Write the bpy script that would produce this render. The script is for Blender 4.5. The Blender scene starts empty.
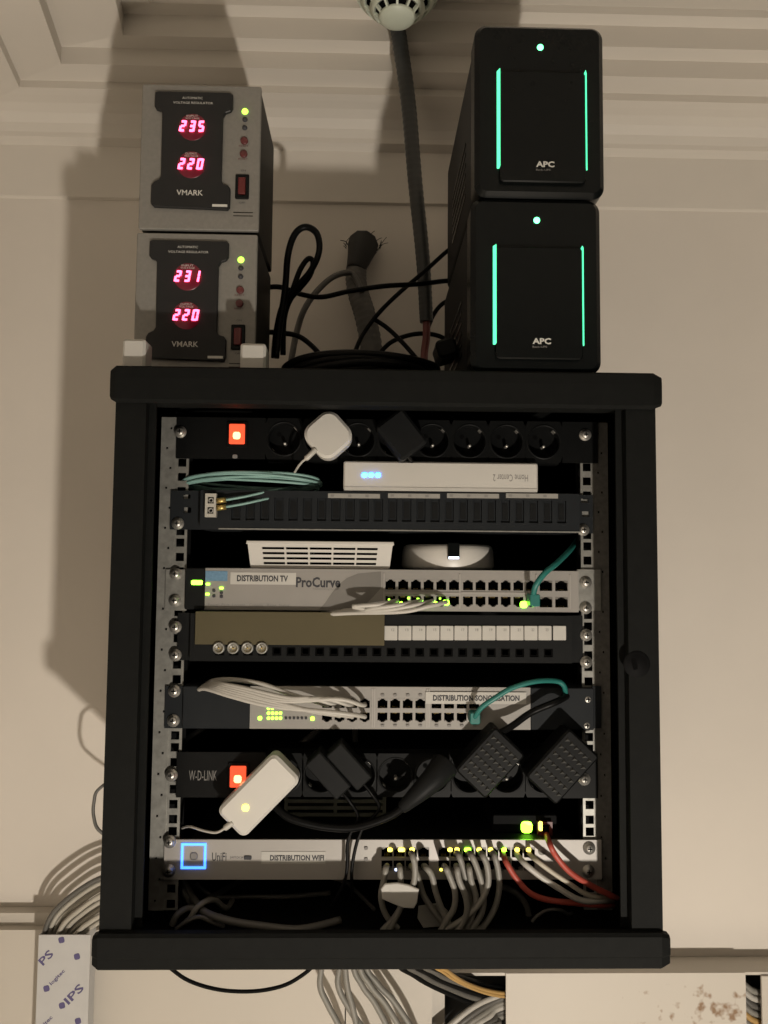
import bpy, math, random
from mathutils import Vector, Matrix
random.seed(7)
S = bpy.context.scene
COL = S.collection

# ------------------------------------------------------------------ camera
CZ = 1.80                      # height of the lens above the floor
FPX = 769.0
PSI, TH, RHO = (math.radians(a) for a in (1.25, 3.75, 0.5))
FW = Vector((math.sin(PSI)*math.cos(TH), math.cos(PSI)*math.cos(TH), math.sin(TH)))
R0 = Vector((math.cos(PSI), -math.sin(PSI), 0))
U0 = R0.cross(FW)
UP = U0*math.cos(RHO) - R0*math.sin(RHO)
RT = R0*math.cos(RHO) + U0*math.sin(RHO)
cam = bpy.data.cameras.new('camera')
cam.sensor_fit = 'VERTICAL'; cam.sensor_height = 24.0; cam.lens = FPX/1024*24.0
cam.clip_start = 0.01
co = bpy.data.objects.new('camera', cam); COL.objects.link(co)
co.matrix_world = Matrix(((RT.x, UP.x, -FW.x, 0), (RT.y, UP.y, -FW.y, 0), (RT.z, UP.z, -FW.z, CZ), (0, 0, 0, 1)))
S.camera = co

# ------------------------------------------------------------------ light
S.view_settings.view_transform = 'Standard'
S.view_settings.look = 'None'
S.view_settings.gamma = 1.0
S.view_settings.use_curve_mapping = False
S.view_settings.exposure = 0.0
wd = bpy.data.worlds.new('room_ambient'); S.world = wd; wd.use_nodes = True
bg = wd.node_tree.nodes['Background']
bg.inputs[0].default_value = (1.0, 0.92, 0.82, 1); bg.inputs[1].default_value = 0.014
ld = bpy.data.lights.new('low_room_lamp', 'POINT')
ld.energy = 75; ld.color = (1.0, 0.905, 0.785); ld.shadow_soft_size = 0.022
lo = bpy.data.objects.new('low_room_lamp', ld); COL.objects.link(lo)
lo.location = (0.352, -0.384, CZ - 0.936)

# ------------------------------------------------------------------ helpers
YF, YR, YW = 0.75, 0.832, 1.20          # rack front, rail face, wall

def P(px, py, Y):
    d = FW + RT*((px-384)/FPX) + UP*((512-py)/FPX)
    d = d*(Y/d.y)
    return Vector((d.x, d.y, d.z+CZ))
def W(px, py, Y):
    v = P(px, py, Y); return v.x, v.z
def rect(px0, py0, px1, py1, Y):
    xa, za = W(px0, (py0+py1)/2, Y); xb, zb = W(px1, (py0+py1)/2, Y)
    _, zt = W((px0+px1)/2, py0, Y); _, zb = W((px0+px1)/2, py1, Y)
    return xa, xb, zb, zt                 # x0 x1 z0 z1

MATS = {}
def mat(name, col, rough=0.5, metal=0.0, var=0.08, scale=60.0, bump=0.0, emit=None, estr=0.0, spec=0.5, coat=0.0, bscale=None):
    m = bpy.data.materials.new(name); m.use_nodes = True
    nt = m.node_tree; b = nt.nodes['Principled BSDF']
    tc = nt.nodes.new('ShaderNodeTexCoord')
    nz = nt.nodes.new('ShaderNodeTexNoise'); nz.inputs['Scale'].default_value = scale; nz.inputs['Detail'].default_value = 4
    nt.links.new(tc.outputs['Object'], nz.inputs['Vector'])
    rp = nt.nodes.new('ShaderNodeValToRGB')
    rp.color_ramp.elements[0].position = 0.3; rp.color_ramp.elements[1].position = 0.7
    rp.color_ramp.elements[0].color = tuple(c*(1-var) for c in col)+(1,)
    rp.color_ramp.elements[1].color = tuple(min(1, c*(1+var)) for c in col)+(1,)
    nt.links.new(nz.outputs['Fac'], rp.inputs['Fac']); nt.links.new(rp.outputs['Color'], b.inputs['Base Color'])
    b.inputs['Roughness'].default_value = rough; b.inputs['Metallic'].default_value = metal
    b.inputs['Specular IOR Level'].default_value = spec
    b.inputs['Coat Weight'].default_value = coat
    if bump:
        n2 = nt.nodes.new('ShaderNodeTexNoise'); n2.inputs['Scale'].default_value = bscale or scale*4; n2.inputs['Detail'].default_value = 3
        nt.links.new(tc.outputs['Object'], n2.inputs['Vector'])
        bp = nt.nodes.new('ShaderNodeBump'); bp.inputs['Strength'].default_value = bump; bp.inputs['Distance'].default_value = 0.002
        nt.links.new(n2.outputs['Fac'], bp.inputs['Height']); nt.links.new(bp.outputs['Normal'], b.inputs['Normal'])
    if emit:
        b.inputs['Emission Color'].default_value = tuple(emit)+(1,); b.inputs['Emission Strength'].default_value = estr
    MATS[name] = m
    return m

mat('wall_paint', (0.66, 0.61, 0.545), 0.75, var=0.03, scale=5, bump=0.12, bscale=55)
mat('cornice_paint', (0.66, 0.615, 0.55), 0.65, var=0.02, scale=8)
mat('ceiling_paint', (0.60, 0.56, 0.50), 0.8, var=0.02, scale=6)
mat('floor_tile', (0.56, 0.52, 0.46), 0.5, var=0.08, scale=4)
mat('black_steel', (0.0062, 0.0066, 0.0062), 0.7, var=0.12, scale=120, bump=0.05, bscale=900, spec=0.10)
mat('inner_black', (0.003, 0.003, 0.0032), 0.7, var=0.1, spec=0.10)
mat('black_plastic', (0.0055, 0.0058, 0.0058), 0.42, var=0.1, scale=90, spec=0.10)
mat('soft_black', (0.0095, 0.0100, 0.0102), 0.5, var=0.1, scale=90, spec=0.10)
mat('gloss_black', (0.0042, 0.0050, 0.0050), 0.22, var=0.1, scale=90, spec=0.14)
mat('void_black', (0.003, 0.003, 0.003), 0.9, var=0.1, spec=0.05)
mat('zinc', (0.30, 0.295, 0.27), 0.42, 0.55, var=0.16, scale=140)
mat('zinc_dull', (0.13, 0.125, 0.115), 0.5, 0.4, var=0.2, scale=180)
mat('screw_steel', (0.50, 0.48, 0.44), 0.42, 0.8, var=0.1, scale=200)
mat('silver_paint', (0.27, 0.255, 0.235), 0.5, 0.1, var=0.03, scale=40)
mat('silver_dark', (0.165, 0.155, 0.14), 0.5, 0.1, var=0.03, scale=40)
mat('silver_light', (0.34, 0.32, 0.295), 0.42, 0.1, var=0.02, scale=40)
mat('slate', (0.016, 0.018, 0.020), 0.5, var=0.06, scale=60, spec=0.10)
mat('white_plastic', (0.53, 0.51, 0.47), 0.38, var=0.015, scale=30)
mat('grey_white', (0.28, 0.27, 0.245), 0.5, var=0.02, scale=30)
mat('off_white', (0.42, 0.40, 0.35), 0.6, var=0.04, scale=50)
mat('paper', (0.46, 0.445, 0.41), 0.8, var=0.03, scale=60)
mat('ink', (0.035, 0.035, 0.04), 0.7, var=0.05)
mat('grey_ink', (0.20, 0.19, 0.18), 0.7, var=0.05)
mat('pale_ink', (0.55, 0.54, 0.50), 0.6, var=0.05)
mat('olive_strip', (0.078, 0.064, 0.030), 0.8, var=0.10, scale=9)
mat('blue_sticker', (0.12, 0.23, 0.34), 0.6, var=0.15, scale=300)
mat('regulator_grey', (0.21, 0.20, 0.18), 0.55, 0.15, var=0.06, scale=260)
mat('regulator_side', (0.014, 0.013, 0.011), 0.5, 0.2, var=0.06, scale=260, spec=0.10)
mat('regulator_bezel', (0.019, 0.019, 0.019), 0.4, var=0.05, spec=0.2)
mat('red_lens', (0.09, 0.004, 0.012), 0.35, var=0.05, emit=(0.9, 0.0, 0.07), estr=0.035)
mat('red_digit', (0.8, 0.1, 0.2), 0.5, emit=(1.0, 0.10, 0.22), estr=5.5)
mat('green_led', (0.3, 0.8, 0.1), 0.4, emit=(0.42, 1.0, 0.06), estr=3.2)
mat('lime_led', (0.3, 0.8, 0.1), 0.4, emit=(0.30, 1.0, 0.03), estr=9.0)
mat('amber_led', (0.8, 0.7, 0.1), 0.4, emit=(1.0, 0.85, 0.12), estr=3.5)
mat('dim_green_led', (0.2, 0.5, 0.1), 0.4, emit=(0.30, 0.9, 0.06), estr=0.9)
mat('ups_strip', (0.2, 0.8, 0.5), 0.4, emit=(0.07, 0.80, 0.36), estr=1.9)
mat('ups_dot', (0.2, 0.8, 0.4), 0.4, emit=(0.10, 1.0, 0.32), estr=6)
mat('blue_led', (0.1, 0.3, 0.9), 0.4, emit=(0.03, 0.25, 1.0), estr=14)
mat('blue_frame', (0.1, 0.3, 0.9), 0.4, emit=(0.05, 0.22, 1.0), estr=3.0)
mat('white_led', (0.8, 0.8, 0.9), 0.4, emit=(0.6, 0.7, 1.0), estr=2.6)
mat('rocker_red_lit', (0.7, 0.06, 0.03), 0.35, emit=(1.0, 0.09, 0.03), estr=1.2)
mat('rocker_neon', (0.9, 0.2, 0.08), 0.35, emit=(1.0, 0.38, 0.16), estr=4.5)
mat('rocker_red', (0.10, 0.008, 0.008), 0.3, var=0.05)
mat('red_trim', (0.10, 0.02, 0.02), 0.4, var=0.1)
mat('teal_fibre', (0.19, 0.33, 0.30), 0.45, var=0.08, scale=60)
mat('teal_cord', (0.015, 0.14, 0.12), 0.45, var=0.08, scale=60)
mat('grey_cord', (0.21, 0.20, 0.175), 0.5, var=0.06, scale=50)
mat('dark_grey_cord', (0.10, 0.095, 0.085), 0.5, var=0.08, scale=50)
mat('cream_cord', (0.42, 0.38, 0.30), 0.5, var=0.06, scale=50)
mat('white_cord', (0.42, 0.40, 0.36), 0.45, var=0.04, scale=50)
mat('red_cord', (0.36, 0.06, 0.04), 0.5, var=0.06, scale=50)
mat('orange_cord', (0.42, 0.26, 0.09), 0.5, var=0.06, scale=50)
mat('black_cord', (0.004, 0.004, 0.004), 0.4, var=0.06, scale=50, spec=0.10)
mat('conduit_grey', (0.036, 0.038, 0.036), 0.5, var=0.08, scale=60)
mat('old_conduit', (0.085, 0.08, 0.072), 0.65, var=0.15, scale=60)
mat('red_wire', (0.16, 0.035, 0.03), 0.5, var=0.1)
mat('tape_black', (0.012, 0.011, 0.010), 0.7, var=0.2)
mat('detector_white', (0.56, 0.60, 0.50), 0.45, var=0.02, scale=40)  # green glow from the backup units is put into this white
mat('film_white', (0.47, 0.465, 0.455), 0.35, var=0.03, scale=40)
mat('film_ink', (0.085, 0.07, 0.17), 0.6, var=0.1)
mat('gold_metal', (0.55, 0.40, 0.14), 0.35, 0.8, var=0.1)
mat('dim_ink', (0.15, 0.145, 0.135), 0.7, var=0.05)
mat('stud_lit_grey', (0.055, 0.055, 0.052), 0.5, var=0.1, spec=0.1)  # lighter than the black shell: paints the lit faces of the studs
mat('duct_cord', (0.40, 0.375, 0.32), 0.5, var=0.06, scale=50)
mat('module_green', (0.17, 0.175, 0.13), 0.6, var=0.1)
mat('trunk_shade', (0.02, 0.02, 0.02), 0.8, var=0.1)

mat('trunk_pvc', (0.51, 0.47, 0.41), 0.5, var=0.02, scale=7)
def stained(spot):
    """pvc lid with a patch of brown smears around one spot"""
    m = mat('stained_pvc', (0.53, 0.49, 0.43), 0.5, var=0.02, scale=7)
    nt = m.node_tree; b = nt.nodes['Principled BSDF']
    src = b.inputs['Base Color'].links[0].from_socket
    ge = nt.nodes.new('ShaderNodeNewGeometry')
    sb = nt.nodes.new('ShaderNodeVectorMath'); sb.operation = 'SUBTRACT'; sb.inputs[1].default_value = spot
    sc = nt.nodes.new('ShaderNodeVectorMath'); sc.operation = 'MULTIPLY'; sc.inputs[1].default_value = (11.0, 11.0, 24.0)
    ln = nt.nodes.new('ShaderNodeVectorMath'); ln.operation = 'LENGTH'
    nt.links.new(ge.outputs['Position'], sb.inputs[0]); nt.links.new(sb.outputs[0], sc.inputs[0]); nt.links.new(sc.outputs[0], ln.inputs[0])
    nz = nt.nodes.new('ShaderNodeTexNoise'); nz.inputs['Scale'].default_value = 62; nz.inputs['Detail'].default_value = 2
    nt.links.new(ge.outputs['Position'], nz.inputs['Vector'])
    ad = nt.nodes.new('ShaderNodeMath'); ad.operation = 'MULTIPLY_ADD'; ad.inputs[1].default_value = -0.16
    nt.links.new(ln.outputs['Value'], ad.inputs[0]); nt.links.new(nz.outputs['Fac'], ad.inputs[2])
    rp = nt.nodes.new('ShaderNodeValToRGB'); rp.color_ramp.elements[0].position = 0.47; rp.color_ramp.elements[1].position = 0.62
    rp.color_ramp.elements[0].color = (0, 0, 0, 1); rp.color_ramp.elements[1].color = (1, 1, 1, 1)
    nt.links.new(ad.outputs[0], rp.inputs[0])
    mx = nt.nodes.new('ShaderNodeMix'); mx.data_type = 'RGBA'; mx.inputs['B'].default_value = (0.24, 0.15, 0.085, 1)
    nt.links.new(rp.outputs['Color'], mx.inputs['Factor']); nt.links.new(src, mx.inputs['A'])
    nt.links.new(mx.outputs['Result'], b.inputs['Base Color'])
stained(P(712, 1014, 1.15))

ORG = {}
def tag(o, label=None, cat=None, group=None, kind=None):
    if label: o['label'] = label
    if cat: o['category'] = cat
    if group: o['group'] = group
    if kind: o['kind'] = kind
    return o
def thing(name, label, cat, loc, group=None):
    o = bpy.data.objects.new(name, None); COL.objects.link(o)
    o.empty_display_size = 0.02
    o.location = loc; ORG[o] = Vector(loc)
    return tag(o, label, cat, group)

def link(name, me, parent=None, pos=None):
    o = bpy.data.objects.new(name, me); COL.objects.link(o)
    if parent is not None:
        o.parent = parent
        w = Vector(pos) if pos is not None else ORG[parent]
        o.location = w - ORG[parent]; ORG[o] = w
    else:
        o.location = pos if pos is not None else (0, 0, 0); ORG[o] = Vector(o.location)
    return o

class MB:
    """mesh builder: boxes, rounded prisms, lathes, tubes, plates with holes -> one mesh"""
    def __init__(s): s.v = []; s.f = []; s.m = []; s.sm = []; s.mats = []; s.cur = 0
    def use(s, name):
        if name not in s.mats: s.mats.append(name)
        s.cur = s.mats.index(name); return s
    def face(s, idx, smooth=False): s.f.append(idx); s.m.append(s.cur); s.sm.append(smooth)
    def quad(s, a, b, c, d, smooth=False):
        n = len(s.v); s.v += [a, b, c, d]; s.face((n, n+1, n+2, n+3), smooth)
    def box(s, x0, x1, y0, y1, z0, z1, M=None):
        p = [Vector((x, y, z)) for z in (z0, z1) for y in (y0, y1) for x in (x0, x1)]
        if M: p = [M @ q for q in p]
        n = len(s.v); s.v += [tuple(q) for q in p]
        for f in ((0, 2, 3, 1), (4, 5, 7, 6), (0, 1, 5, 4), (2, 6, 7, 3), (0, 4, 6, 2), (1, 3, 7, 5)):
            s.face(tuple(n+i for i in f))
        return s
    def outline_prism(s, pts, y0, y1, bev=0.0, rot=0.0, c=None, smooth=False):
        """closed XZ outline extruded in Y, front at y0 with a small chamfer"""
        n = len(pts)
        if c is None: c = (sum(p[0] for p in pts)/n, sum(p[1] for p in pts)/n)
        ar = sum(pts[i][0]*pts[(i+1) % n][1]-pts[(i+1) % n][0]*pts[i][1] for i in range(n))
        if ar < 0: pts = pts[::-1]
        def off(d):
            out = []
            for i in range(n):
                a, b, e = pts[i-1], pts[i], pts[(i+1) % n]
                t1 = (b[0]-a[0], b[1]-a[1]); t2 = (e[0]-b[0], e[1]-b[1])
                l1 = math.hypot(*t1) or 1e-9; l2 = math.hypot(*t2) or 1e-9
                n1 = (-t1[1]/l1, t1[0]/l1); n2 = (-t2[1]/l2, t2[0]/l2)
                k = 1+n1[0]*n2[0]+n1[1]*n2[1]; k = max(k, 0.3)
                out.append((b[0]+d*(n1[0]+n2[0])/k, b[1]+d*(n1[1]+n2[1])/k))
            return out
        cr, sr = math.cos(rot), math.sin(rot)
        def put(loop, y): return [(c[0]+(p[0]-c[0])*cr-(p[1]-c[1])*sr, y, c[1]+(p[0]-c[0])*sr+(p[1]-c[1])*cr) for p in loop]
        loops = [put(pts, y1), put(pts, y0+bev)]
        inner = put(off(bev), y0) if bev else put(pts, y0)
        def band(A, B):
            k = len(s.v); s.v += A+B
            for i in range(n):
                j = (i+1) % n; s.face((k+j, k+i, k+n+i, k+n+j), smooth)
        band(loops[0], loops[1])
        if bev: band(loops[1], inner)
        k = len(s.v); s.v += inner; s.face(tuple(range(k, k+n)))
        k = len(s.v); s.v += loops[0]; s.face(tuple(range(k+n-1, k-1, -1)))
        return s
    def rprism(s, cx, cz, w, h, r, y0, y1, rot=0.0, bev=0.0008, seg=5):
        pts = []
        r = min(r, w/2-1e-5, h/2-1e-5)
        for qx, qz, a0 in ((1, 1, 0), (-1, 1, 90), (-1, -1, 180), (1, -1, 270)):
            for i in range(seg+1):
                a = math.radians(a0+90*i/seg)
                pts.append((cx+qx*(w/2-r)+r*math.cos(a), cz+qz*(h/2-r)+r*math.sin(a)))
        return s.outline_prism(pts, y0, y1, min(bev, r*0.9) if r > 1e-4 else bev, rot, (cx, cz), True)
    def lathe(s, prof, c, axis='Z', seg=24, a0=0.0, a1=360.0):
        """prof: list of (radius, height along axis)"""
        full = abs(a1-a0) >= 359.9; k = seg if full else seg+1
        n = len(s.v)
        for r, h in prof:
            for i in range(k):
                a = math.radians(a0+(a1-a0)*i/seg)
                u, w = r*math.cos(a), r*math.sin(a)
                s.v.append((c[0]+u, c[1]+w, c[2]+h) if axis == 'Z' else (c[0]+u, c[1]+h, c[2]+w) if axis == 'Y' else (c[0]+h, c[1]+u, c[2]+w))
        for j in range(len(prof)-1):
            for i in range(seg):
                i2 = (i+1) % k
                s.face((n+j*k+i, n+j*k+i2, n+(j+1)*k+i2, n+(j+1)*k+i), True)
        return s
    def disc(s, c, r, axis='Y', seg=20):
        n = len(s.v)
        for i in range(seg):
            a = 2*math.pi*i/seg; u, w = r*math.cos(a), r*math.sin(a)
            s.v.append((c[0]+u, c[1], c[2]+w) if axis == 'Y' else (c[0]+u, c[1]+w, c[2]))
        s.face(tuple(range(n, n+seg))); return s
    def plate(s, x0, x1, z0, z1, y0, y1, holes, back=True):
        """plate facing -Y with rectangular through holes"""
        xs = sorted({round(x, 6) for x in [x0, x1]+[v for h in holes for v in h[:2]]})
        zs = sorted({round(z, 6) for z in [z0, z1]+[v for h in holes for v in h[2:]]})
        hs = [tuple(round(v, 6) for v in h) for h in holes]
        for i in range(len(xs)-1):
            for j in range(len(zs)-1):
                mx, mz = (xs[i]+xs[i+1])/2, (zs[j]+zs[j+1])/2
                if any(h[0] < mx < h[1] and h[2] < mz < h[3] for h in hs): continue
                a, b, c, d = xs[i], xs[i+1], zs[j], zs[j+1]
                s.quad((a, y0, c), (b, y0, c), (b, y0, d), (a, y0, d))
                if back: s.quad((a, y1, d), (b, y1, d), (b, y1, c), (a, y1, c))
        for a, b, c, d in hs+[(x0, x1, z0, z1)]:
            s.quad((a, y0, c), (a, y1, c), (b, y1, c), (b, y0, c)); s.quad((a, y0, d), (b, y0, d), (b, y1, d), (a, y1, d))
            s.quad((a, y0, c), (a, y0, d), (a, y1, d), (a, y1, c)); s.quad((b, y0, c), (b, y1, c), (b, y1, d), (b, y0, d))
        return s
    def tube(s, pts, r, n=8, sub=6, rad=None, closed=False):
        pts = [Vector(p) for p in pts]
        if len(pts) > 2 or closed:
            out = []; m = len(pts)
            segs = m if closed else m-1
            for i in range(segs):
                if closed: p0, p1, p2, p3 = pts[i-1], pts[i], pts[(i+1) % m], pts[(i+2) % m]
                else: p0, p1, p2, p3 = pts[max(i-1, 0)], pts[i], pts[i+1], pts[min(i+2, m-1)]
                for k in range(sub):
                    t = k/sub
                    out.append(0.5*((2*p1)+(p2-p0)*t+(2*p0-5*p1+4*p2-p3)*t*t+(3*p1-p0-3*p2+p3)*t**3))
            if not closed: out.append(pts[-1])
            pts = out
        m = len(pts); base = len(s.v); nrm = None
        for i, p in enumerate(pts):
            if closed: t = pts[(i+1) % m]-pts[i-1]
            else: t = pts[min(i+1, m-1)]-pts[max(i-1, 0)]
            if t.length < 1e-9: t = Vector((0, 0, 1))
            t.normalize()
            if nrm is None: nrm = t.cross(Vector((0.31, 0.52, 0.79))); nrm.normalize()
            nrm = nrm-t*nrm.dot(t); nrm.normalize(); bn = t.cross(nrm)
            rr = rad(i/(m-1)) if rad else r
            for k in range(n):
                a = 2*math.pi*k/n
                s.v.append(tuple(p+(nrm*math.cos(a)+bn*math.sin(a))*rr))
        for i in range(m if closed else m-1):
            i2 = (i+1) % m
            for k in range(n):
                k2 = (k+1) % n
                s.face((base+i*n+k, base+i*n+k2, base+i2*n+k2, base+i2*n+k), True)
        if not closed:
            s.face(tuple(base+k for k in range(n-1, -1, -1))); s.face(tuple(base+(m-1)*n+k for k in range(n)))
        return s
    def mesh(s, name, off=(0, 0, 0)):
        me = bpy.data.meshes.new(name)
        me.from_pydata([(v[0]-off[0], v[1]-off[1], v[2]-off[2]) for v in s.v], [], s.f)
        for m in s.mats: me.materials.append(MATS[m])
        me.polygons.foreach_set('material_index', s.m); me.polygons.foreach_set('use_smooth', s.sm)
        me.update(); return me
    def build(s, name, parent=None, loc=None):
        if parent is not None: return link(name, s.mesh(name, ORG[parent]), parent)
        if loc is None:
            xs = [v[0] for v in s.v]; ys = [v[1] for v in s.v]; zs = [v[2] for v in s.v]
            loc = ((min(xs)+max(xs))/2, (min(ys)+max(ys))/2, min(zs))
        return link(name, s.mesh(name, loc), None, loc)
def mb(m): return MB().use(m)
def inst(src, name, parent, pos):
    """another object that shares src's mesh data (mesh modelled around its own origin)"""
    return link(name, src, parent, pos)

def text(st, name, parent, x0, x1, zc, h, y, m, rot=0.0, bold=0.0, depth=0.0002):
    """lettering fitted between x0 and x1, height h, standing in a plane facing -Y"""
    cu = bpy.data.curves.new('lettering', 'FONT'); cu.body = st; cu.size = 1.0; cu.offset = bold; cu.resolution_u = 2
    cu.align_x = 'CENTER'
    to = bpy.data.objects.new('lettering', cu); COL.objects.link(to)
    dg = bpy.context.evaluated_depsgraph_get()
    me = bpy.data.meshes.new_from_object(to.evaluated_get(dg))
    bpy.data.objects.remove(to); bpy.data.curves.remove(cu)
    xs = [v.co.x for v in me.vertices]; ys = [v.co.y for v in me.vertices]
    w, hh = max(xs)-min(xs), max(ys)-min(ys)
    cx, cy = (max(xs)+min(xs))/2, (max(ys)+min(ys))/2
    sx = (x1-x0)/w; sz = h/hh; X = (x0+x1)/2
    o = ORG[parent]
    for v in me.vertices:
        a, b = (v.co.x-cx)*sx, (v.co.y-cy)*sz
        a, b = a*math.cos(rot)-b*math.sin(rot), a*math.sin(rot)+b*math.cos(rot)
        v.co = (X+a-o.x, y-depth-o.y, zc+b-o.z)
    me.materials.clear(); me.materials.append(MATS[m])
    for p in me.polygons: p.material_index = 0
    return link(name, me, parent)
def ptext(st, name, parent, px0, py0, px1, py1, Y, m, rot=0.0, bold=0.0):
    x0, x1, z0, z1 = rect(px0, py0, px1, py1, Y)
    return text(st, name, parent, x0, x1, (z0+z1)/2, z1-z0, Y, m, rot, bold)
def path(pts):                      # (px, py, depth) -> world
    return [P(*p) for p in pts]

# ------------------------------------------------------------------ the setting
WX0, WX1 = -0.70, 1.70
fl = mb('floor_tile').box(-0.9, WX1, -1.6, YW+0.1, -0.05, 0.0).build('floor'); tag(fl, kind='structure')
wb = mb('wall_paint').box(-0.90, WX1, YW, YW+0.1, 0.0, CZ+0.90).build('wall_back'); tag(wb, kind='structure')
LD = Vector((0.17, -1.0, 0))                                    # direction of the left wall, corner -> viewer
m = mb('wall_paint')
a = Vector((WX0-0.005, YW, 0)); b = a+LD*1.6; t = Vector((-0.1, 0, 0))
lo_, hi_ = Vector((0, 0, 0)), Vector((0, 0, CZ+0.84))
q = [a+lo_, b+lo_, b+hi_, a+hi_, a+lo_+t, b+lo_+t, b+hi_+t, a+hi_+t]
n = len(m.v); m.v += [tuple(v) for v in q]
for f in ((0, 3, 2, 1), (4, 5, 6, 7), (0, 4, 7, 3), (1, 2, 6, 5), (3, 7, 6, 2), (0, 1, 5, 4)): m.face(tuple(n+i for i in f))
tag(m.build('wall_left'), kind='structure')
CH = 0.816
tag(mb('ceiling_paint').box(-0.9, WX1, -1.6, YW+0.1, CZ+CH, CZ+CH+0.06).build('ceiling'), kind='structure')
# stepped plaster cornice: (projection, height over the lens, x of its corner)
cx_ = lambda px, py, p: W(px, py, YW-p)[0]
c3, c2_, c1_, c0_ = cx_(19, 90, .080), cx_(61, 67, .110), cx_(123, 34, .125), cx_(150, 8, .132)
prof = [(0.0, 0.572, -0.70), (0.006, 0.574, -0.70), (0.004, 0.658, -0.695), (0.0205, 0.6635, -0.66), (0.0205, 0.671, -0.655), (0.024, 0.684, -0.64), (0.034, 0.695, -0.62),
        (0.050, 0.701, -0.60), (0.066, 0.703, c3-.025), (0.0802, 0.7055, c3), (0.0765, 0.7190, c3), (0.1104, 0.7235, c2_),
        (0.1035, 0.7540, c2_-.003), (0.1250, 0.7590, c1_), (0.1165, 0.7975, c1_-.003), (0.1330, 0.8030, c0_), (0.1310, CH+0.002, c0_)]
m = mb('cornice_paint')
for i in range(len(prof)-1):
    (p0, h0, x0), (p1, h1, x1) = prof[i], prof[i+1]
    A = (x0, YW-p0, CZ+h0); B = (x1, YW-p1, CZ+h1)
    m.quad(A, (WX1, YW-p0, CZ+h0), (WX1, YW-p1, CZ+h1), B)
    A2 = tuple(Vector(A)+LD*1.5); B2 = tuple(Vector(B)+LD*1.5)
    m.quad(A2, A, B, B2)
tag(m.build('trim_1'), kind='structure')

# ------------------------------------------------------------------ the rack
RX = 0.0195
ZT, ZB = CZ+0.190, CZ-0.381
rack = thing('server_rack', 'black steel wall cabinet with open front holding network gear', 'rack', (RX, 0.97, ZB-0.0035))
SX0, SX1 = -0.2495, 0.2880
def bar(z0, z1, name, top):
    m = mb('black_steel')
    x0, x1 = -0.2545, 0.2935
    if top: pr = [(0.797, z0+.004), (0.754, z0), (0.7505, z0+0.003), (0.750, z0+0.024), (0.7505, z1-0.002), (0.7525, z1), (0.797, z1)]
    else:   pr = [(0.760, z0), (0.7545, z0), (0.7515, z0+0.002), (0.7515, z0+0.011), (0.750, z0+0.013), (0.750, z1-0.003), (0.7525, z1), (0.760, z1)]
    k = len(pr)
    ends = [(x0+0.006, 0.012), (x0, 0), (x1, 0), (x1-0.008, 0.012)]
    rings = []
    zc = (z0+z1)/2
    for ex, ins in ((x0, 1), (x0+0.006, 0), (x1-0.009, 0), (x1, 1)):
        base = len(m.v)
        for (y, z) in pr:
            yy = y+(0.003 if ins and y < 0.78 else 0); zz = zc+(z-zc)*(0.80 if ins else 1)
            m.v.append((ex, yy, zz))
        rings.append(base)
    for r0_, r1_ in zip(rings, rings[1:]):
        for i in range(k):
            j = (i+1) % k; m.face((r0_+i, r1_+i, r1_+j, r0_+j))
    m.face(tuple(rings[0]+i for i in range(k))); m.face(tuple(rings[-1]+i for i in range(k-1, -1, -1)))
    return m.build(name, rack)
bar(CZ+0.1550, ZT+0.0012, 'top_bar', True)
bar(ZB-0.0035, CZ-0.3505, 'bottom_bar', False)
for sx, s_ in ((SX0, 1), (SX1, -1)):
    x = lambda d: sx+s_*d
    def bx(m, d0, d1, y0, y1, z0, z1): m.box(min(x(d0), x(d1)), max(x(d0), x(d1)), y0, y1, z0, z1)
    m = mb('black_steel'); bx(m, 0, 0.0012, 0.7605, 1.185, ZB-0.002, ZT-0.0002); m.build('side_panel', rack)
    m = mb('black_steel')
    bx(m, 0.0, 0.030, 0.757, 0.760, ZB+0.028, ZT-0.032)
    bx(m, 0.0285, 0.030, 0.760, 0.768, ZB+0.028, ZT-0.032)
    bx(m, 0.0285, 0.0370, 0.768, 0.771, ZB+0.028, ZT-0.032)
    m.build('side_frame', rack)
mb('black_steel').box(SX0+.0012, SX1-.0012, 0.797, 1.185, ZT-0.006, ZT).build('top_panel', rack)
mb('inner_black').box(SX0+.0012, SX1-.0012, 0.760, 1.185, ZB, ZB+0.003).build('floor_panel', rack)
mb('inner_black').box(SX0+.0012, SX1-.0012, 1.181, 1.185, ZB+0.0029, ZT-0.0059).build('back_panel', rack)
cx, cz = W(637, 664, 0.757)
m = mb('inner_black').lathe([(0.0, -0.0012), (0.009, -0.0012), (0.0105, 0.0), (0.0125, -0.0004), (0.0135, 0.001)], (cx, 0.7565, cz), 'Y', 20)
m.use('void_black').rprism(cx-0.003, cz, 0.006, 0.012, 0.002, 0.7550, 0.7556, 0.2)
tag(m.build('latch', rack), 'round black latch on the cabinet frame')
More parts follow.
